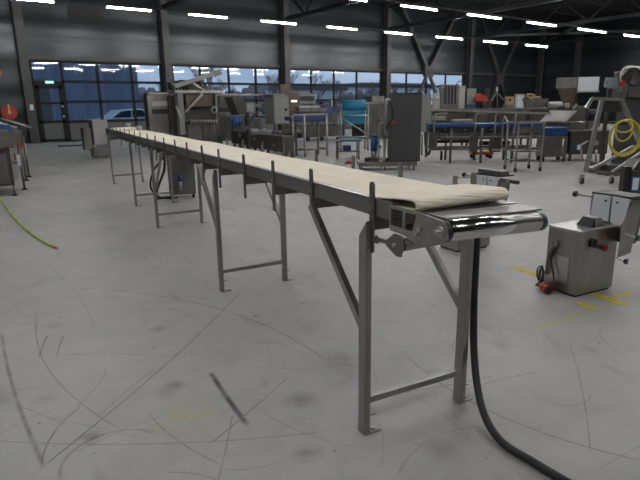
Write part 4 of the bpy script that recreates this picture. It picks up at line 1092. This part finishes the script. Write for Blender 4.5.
onf('valve_block', 'yellowish valve block beside the white box', 'valve', ('block', 'card', fb(506.6, 514, 96.5, 104.5, 0, .2)), ('mount', 'steel_bg', fb(505, 515, 104.5, 107, -.02, .25, True)), ('dial', 'black_plastic', lambda F: [('c', F.A(510, 100, -.03), F.A(510, 100, 0), .04)]), px=510)
onf('white_carton', 'white box left of the tub of cardboard', 'box', ('carton', 'white', fb(517, 524, 94.6, 108, .1, .2, True)), ('lid', 'white_dull', fb(516.8, 524.2, 94, 95.5, .09, .22)), px=520)
onf('steel_tub', 'flared steel tub filled with torn cardboard', 'tub',
    ('tub', 'steel_bg', lambda F: [('h', F.A(527, 108).x, F.A(545, 108).x, .05, .35, zt2 + .001, F.A(523, 99).x, F.A(549, 99).x, 0, .4, F.A(536, 98.7).z)]), px=536)
f_t = f
a = f.A(532, 99, .15)
for i, (dx, dz, ry, sz) in enumerate(((-.15, .03, .5, .12), (.0, .02, -.2, .12), (.19, .02, -.1, .10), (-.01, .10, .15, .12))):
    w_ = f.o + f.x * (a.x + dx) + f.y * (.18 + .03 * i)
    zz_ = f.A(536, 98.7).z + dz + .015
    o_ = single('cardboard_piece', ['torn cardboard tipped up at the left of the tub', 'torn cardboard lying across the middle of the tub', 'torn cardboard at the right of the tub', 'topmost torn cardboard piece in the tub'][i], 'cardboard', 'card', ('p', [(-sz, 0), (sz * .9, -.02), (sz, .02), (-sz * .3, .05)], 'y', -.1, .1), loc=(w_.x, w_.y, zz_), rotz=g + 10 * i, group='cardboard in the steel tub')
    o_.rotation_euler[1] = ry
onf('steel_cone', 'pale steel drum lying beside the tub', 'drum', ('drum', 'steel_bg_light', lambda F: [('c', F.A(548, 104.2, .1), F.A(562, 104.6, .1), .08, .10, 18)]), px=555)

# slanted tray, hopper, tanks
o = fl(545, 165); f = Frame((o.x + .9, o.y + .8), RZ)
t = thing('sloped_tray', 'sloping pale stainless tray above the blue tub', 'tray', (o.x + .9, o.y + .8, 0), RZ)
A_, B_, C_, D_ = f.A(540, 121, 0), f.A(566, 121, 0), f.A(577, 110.5, .5), f.A(550, 110.5, .5)
m = MB(); m.quad([A_, B_, C_, D_, A_ - Vector((0, 0, .03)), B_ - Vector((0, 0, .03)), C_ - Vector((0, 0, .03)), D_ - Vector((0, 0, .03))], [(0, 1, 2, 3), (7, 6, 5, 4), (0, 4, 5, 1), (1, 5, 6, 2), (2, 6, 7, 3), (3, 7, 4, 0)])
m.build('tray', M['steel_bg_light'], t)
P(t, 'stand', 'steel_bg_dark', ('b', A_.x + .05, A_.x + .11, .02, .08, 0, A_.z - .04)); P(t, 'stand', 'steel_bg_dark', ('b', B_.x - .11, B_.x - .05, .02, .08, 0, B_.z - .04)); P(t, 'scraper', 'white', ('r', f.A(563, 122, -.05), f.A(568, 118, -.05), .03, .03))
o = fl(560, 162); f = Frame((o.x + 1.6, o.y + 1.5), RZ)
t = thing('hopper_machine', 'tall steel hopper with white panel against the dark right wall', 'machine', (o.x + 1.6, o.y + 1.5, 0), RZ)
x0_, x1_, x2_ = f.A(558.5, 80).x, f.A(577, 80).x, f.A(598, 84).x
zt, zm, zb = f.A(570, 77.5).z, f.A(570, 88).z, f.A(570, 106).z
P(t, 'hopper', 'steel_bg', ('b', x0_, x1_ + .05, 0, .16, zm, zt), bev=.01)
P(t, 'hopper_cone', 'brown_steel', ('h', x0_ + .28, x1_ + .0, .1, .2, zb, x0_ + .03, x1_ + .03, .01, .15, zm - .001))
P(t, 'white_panel', 'white', ('b', x1_ + .02, x2_, -.06, -.03, f.A(588, 91).z, f.A(588, 77).z), bev=.006, label='white panel')
P(t, 'panel_shelf', 'steel_bg_light', ('b', x1_, x2_ + .02, -.1, .1, f.A(588, 91).z - .03, f.A(588, 91).z - .002))
P(t, 'base', 'steel_bg_dark', ('b', x0_ + .1, x2_ - .2, .1, .9, .0, zb - .001), bev=.02)
P(t, 'collar', 'white_dull', ('c', f.A(567, 108, .0), f.A(567, 103, .0), .06)); P(t, 'brace', 'steel_bg_light', ('r', f.A(573, 109, -.02), f.A(577, 104, -.02), .05, .05))
o = fl(546, 162); f = Frame((o.x, o.y), RZ)
t = thing('steel_tank', 'square stainless tank beneath the blue tub', 'tank', (o.x, o.y, 0), RZ)
x0_, x1_ = f.A(543, 150).x, f.A(567, 150).x; zt = f.A(556, 136.5).z
P(t, 'body', 'steel_bg', ('b', x0_, x1_, 0, .5, .12, zt), bev=.01)
for x in (x0_ + .04, x1_ - .04):
    for y in (.05, .45): P(t, 'leg', 'black_plastic', ('c', (x, y, 0), (x, y, .12), .025))
P(t, 'pipe', 'steel_bg_light', ('c', (x1_ - .12, -.04, .15), (x1_ - .12, -.04, zt - .05), .02))
w_ = f.o
m = thing('blue_tub', 'bright blue plastic tub on the square stainless tank', 'tub', (w_.x, w_.y, zt), RZ)
zt3 = f.A(556, 128.5).z
P(m, 'tub_body', 'blue', ('h', x0_ + .05, x1_ - .03, .05, .45, .001, x0_, x1_ + .02, 0, .5, zt3 - zt), bev=.02); P(m, 'rim', 'blue', ('b', x0_ - .02, x1_ + .04, -.02, .52, zt3 - zt, zt3 - zt + .02), bev=.008)
o = fl(570, 162); f = Frame((o.x + .25, o.y), RZ + 4)
t = thing('steel_tank', 'wide dark stainless tank with blue and white label', 'tank', (o.x + .25, o.y, 0), RZ + 4)
x0_, x1_ = f.A(570, 145).x, f.A(608, 145).x; zt = f.A(585, 132).z
P(t, 'body', 'steel_bg_dark', ('b', x0_, x1_, 0, .7, .16, zt), bev=.01); P(t, 'rim', 'steel_bg', ('b', x0_ - .03, x1_ + .03, -.03, .73, zt + .001, zt + .04), bev=.01)
P(t, 'label_plate', 'label_blue', f.bx(576.6, 581.4, 143.8, 150.2, -.012, .01)); P(t, 'label_text', 'label_white', f.bx(577.4, 580.7, 144.8, 149.4, -.018, .005))
for x in (x0_ + .05, x1_ - .05):
    for y in (.05, .65): P(t, 'leg', 'steel_bg_dark', ('b', x - .025, x + .025, y - .025, y + .025, 0, .16))
P(t, 'outlet', 'steel_bg_light', ('c', f.A(596, 143, -.06), f.A(596, 143, 0), .06), ('c', f.A(596, 150, -.05), f.A(596, 163, -.05), .03)); P(t, 'inner_box', 'steel_bg', f.bx(570, 585, 122, 131, .2, .3), f.bx(588, 600, 121, 131, .3, .2))
w2 = f.o + f.x * f.A(607, 130).x + f.y * .1
single('white_sheet', 'crumpled white sheet lying on the wide dark tank', 'sheet', 'white_dull', ('h', -.28, .16, 0, .35, zt + .043, -.2, .1, .05, .3, zt + .10), loc=(w2.x, w2.y, 0), rotz=RZ, bev=.01)
w2 = f.o + f.x * f.A(592, 114, .5).x + f.y * .5
t = thing('motor_drum', 'black motor drum on a steel stand behind the lifting frame', 'motor', (w2.x, w2.y, 0), RZ)
zc = f.A(592, 114, .5).z
P(t, 'drum', 'black_plastic', ('c', (-.12, 0, zc), (.12, 0, zc), .11, .11, 22)); P(t, 'stand', 'steel_bg_dark', ('b', -.06, .06, .12, .2, zt + .06, zc)); P(t, 'stand_plate', 'steel_bg_dark', ('b', -.1, .1, .0, .22, zt + .045, zt + .06))

# trolley rack
o = fl(515, 172); f = Frame((o.x, o.y), RZ + 8)
t = thing('steel_trolley', 'open stainless trolley on castors in front of the blue tub', 'trolley', (o.x, o.y, 0), RZ + 8)
xe = f.A(540.5, 165).x; zt = f.A(516, 124).z; dp = .5
for x, y in ((0, 0), (xe, 0), (0, dp), (xe, dp)):
    P(t, 'post', 'steel_bg_light', ('b', x - .018, x + .018, y - .018, y + .018, .09, zt)); cs = P(t, 'castor', 'black', ('c', (x - .014, y, .045), (x + .014, y, .045), .045, .045, 14)); P(cs, 'castor_fork', 'steel_bg', ('b', x - .02, x + .02, y - .02, y + .02, .05, .09))
P(t, 'top_rim', 'steel_bg_light', ('b', -.03, xe + .03, -.03, .0, zt, zt + .035), ('b', -.03, xe + .03, dp, dp + .03, zt, zt + .035), ('b', -.03, .0, -.03, dp + .03, zt, zt + .035), ('b', xe, xe + .03, -.03, dp + .03, zt, zt + .035))
P(t, 'apron', 'steel_bg', ('b', .02, xe - .02, -.01, .0, zt - .17, zt - .06), bev=.002); P(t, 'shelf', 'steel_bg', ('b', .02, xe - .02, 0.0, dp, .40, .42), ('b', .02, xe - .02, 0.0, dp, .2, .22), bev=.002)
P(t, 'push_bar', 'steel_bg_light', ('t', [(0, dp, zt), (-.05, dp + .1, zt + .12), (-.05, dp + .12, .5)], .015), ('b', -.3, .02, dp - .02, dp, .4, .43))

# lifting frame with yellow hose
o = fl(582, 184); f = Frame((o.x, o.y), -38)
t = thing('lifting_frame', 'wheeled stainless A-frame lifter holding the yellow hose coil', 'lifter', (o.x, o.y, 0), -38)
def R_(a, b_, w1=.05, h1=.05, d0=0.0, d1=0.0): return ('r', f.A(*a, d0), f.A(*b_, d1), w1, h1)
P(t, 'front_leg', 'steel_bg_light', R_((602, 99), (585.5, 172), .06, .06)); P(t, 'top_beam', 'steel_bg_light', R_((592, 98.5), (622.5, 99.6), .05, .05)); P(t, 'rear_leg', 'steel_bg_light', R_((621.5, 99.6), (642, 148), .06, .06))
P(t, 'lift_plate', 'steel_bg_dark', ('p', [f.A(604, 101).xz, f.A(620, 101).xz, f.A(624, 112).xz, f.A(600, 112).xz], 'y', .05, .07))
P(t, 'base_rail', 'steel_bg', R_((585, 170.5), (626, 175), .05, .05), R_((586, 170), (604, 163), .05, .05, 0, .6))
P(t, 'diagonal', 'steel_bg_light', R_((592, 169), (634, 146), .04, .04, -.03, -.03), R_((612, 172), (642, 152), .04, .04, .05, .05)); P(t, 'mid_bar', 'steel_bg_dark', R_((596, 122), (632, 124), .04, .04, .06, .06))
P(t, 'left_bracket', 'steel_bg_light', R_((592, 98.5), (586.5, 108), .05, .05)); P(t, 'crank', 'steel_bg_light', R_((580, 146), (588, 141), .025, .025, -.06, -.06), R_((581, 146), (582, 158), .03, .03, -.06, -.06))
for px, py in ((582, 178), (612, 176)):
    a = f.A(px, py, 0); cs = P(t, 'castor', 'black', ('c', (a.x - .02, 0, .055), (a.x + .02, 0, .055), .055, .055, 16)); P(cs, 'castor_fork', 'steel_bg_light', ('b', a.x - .028, a.x - .021, -.03, .03, .04, .14), ('b', a.x + .021, a.x + .028, -.03, .03, .04, .14), ('b', a.x - .028, a.x + .028, -.03, .03, .14, .16))
P(t, 'hose_hook', 'steel_bg', ('c', f.A(629, 121, -.14), f.A(629, 121, .02), .012), ('c', f.A(622, 126, -.14), f.A(622, 126, .04), .012))
m = MB()
c_ = f.A(625, 138, -.1); r1 = abs(f.A(641, 138, -.1).x - c_.x); r2 = c_.z - f.A(625, 156, -.1).z


def loop(cx_, cz_, ra, rb, yo, n=16): return [(cx_ + ra * math.sin(2 * math.pi * q / n), yo + .01 * math.sin(q), cz_ + rb * math.cos(2 * math.pi * q / n)) for q in range(n + 1)]


m.t(loop(c_.x, c_.z, r1, r2, -.10), .016, 8, 3); m.t(loop(c_.x + .01, c_.z + .01, r1 * .94, r2 * .94, -.07), .016, 8, 3)
c2 = f.A(623, 131, -.1); m.t(loop(c2.x, c2.z, r1 * .52, r2 * .55, -.12), .014, 8, 3); c3 = f.A(622, 126.5, -.1); m.t(loop(c3.x + .02, c3.z, r1 * .55, r2 * .32, -.13), .014, 8, 3)
yh = m.build('yellow_hose', M['yellow_hose']); yh.location = (f.o.x, f.o.y, 0); yh.rotation_euler = (0, 0, math.radians(-38)); yh['label'] = 'coiled yellow hose hanging on the lifting frame'; yh['category'] = 'hose'

# tilted mixer head at the upper right
o = fl(640, 190); f = Frame((o.x + 1.4, o.y + 1.2), -38)
t = thing('tilting_mixer', 'tall grey machine head with black cable ring at the upper right edge', 'machine', (o.x + 1.4, o.y + 1.2, 0), -38)
P(t, 'head', 'steel_bg', ('p', [f.A(627, 70).xz, f.A(660, 70).xz, f.A(660, 100).xz, f.A(628, 97).xz], 'y', .0, .5), bev=.02)
P(t, 'edge_tube', 'steel_bg_light', ('t', [f.A(620, 92, -.03), f.A(622, 76, -.03), f.A(626, 68, -.03), f.A(640, 68.5, -.03), f.A(655, 69, -.03)], .035, 8, 4))
P(t, 'column', 'grey_cab', ('b', f.A(628, 120).x, f.A(650, 120).x, .1, .45, 0, f.A(640, 97).z)); P(t, 'slope_plate', 'steel_bg', ('p', [f.A(620, 90).xz, f.A(627, 90).xz, f.A(623, 104).xz, f.A(619, 102).xz], 'y', -.01, .3))
P(t, 'cable_ring', 'black', ('t', [f.A(634 + 7.5 * math.cos(q * .524), 77 + 8.5 * math.sin(q * .524), -.08) for q in range(13)], .022, 8, 2), ('c', f.A(627, 78, -.1), f.A(627, 78, 0), .09))
P(t, 'red_lever', 'red', ('r', f.A(620.5, 86, -.08), f.A(623.5, 81, -.08), .05, .06))
P(t, 'base', 'steel_bg_dark', ('b', f.A(628, 120).x - .3, f.A(650, 120).x + .2, -.1, .7, 0, .2))
t2 = thing('clear_funnel', 'small pale funnel just left of the red lever', 'funnel', (o.x + 1.4, o.y + 1.2, 0), -38)
P(t2, 'funnel', 'film', ('p', [f.A(607, 77.5).xz, f.A(617, 77.5).xz, f.A(619, 89).xz, f.A(605, 86).xz], 'y', .0, .06)); P(t2, 'rim', 'steel_bg_light', ('r', f.A(605, 86.5), f.A(619.5, 90), .03, .03)); P(t2, 'stem', 'steel_bg_dark', ('b', f.A(611, 90).x, f.A(614, 90).x, .1, .16, 0, f.A(612, 88).z))

# machine with blue label and black painted shade, right edge, behind the near square machine
o = fl(612, 204); f = Frame((o.x, o.y), -38)
t = thing('label_machine', 'stainless machine with blue and white display and a side painted black for shade at right edge', 'machine', (o.x, o.y, 0), -38)
x0_ = f.A(631, 180).x; xc = f.A(624, 180).x; x1_ = x0_ + .5
P(t, 'shaded_side', 'black_plastic', ('b', xc + .01, x0_ - .003, .02, .14, .0, f.A(626, 167).z), bev=.006, label='machine side with its shade painted black')  # black block paints in the shaded side face of the machine
P(t, 'body', 'steel_bg_dark', ('p', [(x0_, .0), (x1_, .0), (x1_, f.A(640, 159).z), (f.A(640, 159).x, f.A(640, 160).z), (x0_, f.A(631, 170.5).z)], 'y', 0, .3), bev=.006)
P(t, 'display_frame', 'label_blue', f.bx(631.6, 639.6, 176.5, 191.5, -.012, .01)); P(t, 'display', 'label_white', f.bx(632.8, 638.6, 178, 190, -.02, .007))
P(t, 'button', 'steel_bg_light', ('c', f.A(634, 171, -.01), f.A(634, 171, 0), .01)); P(t, 'button', 'steel_bg_light', ('c', f.A(637, 171, -.01), f.A(637, 171, 0), .01))
P(t, 'slope_rim', 'steel_bg_light', ('r', (x0_, -.01, f.A(631, 170.5).z + .01), (f.A(640, 159).x, -.01, f.A(640, 160).z + .01), .02, .02))
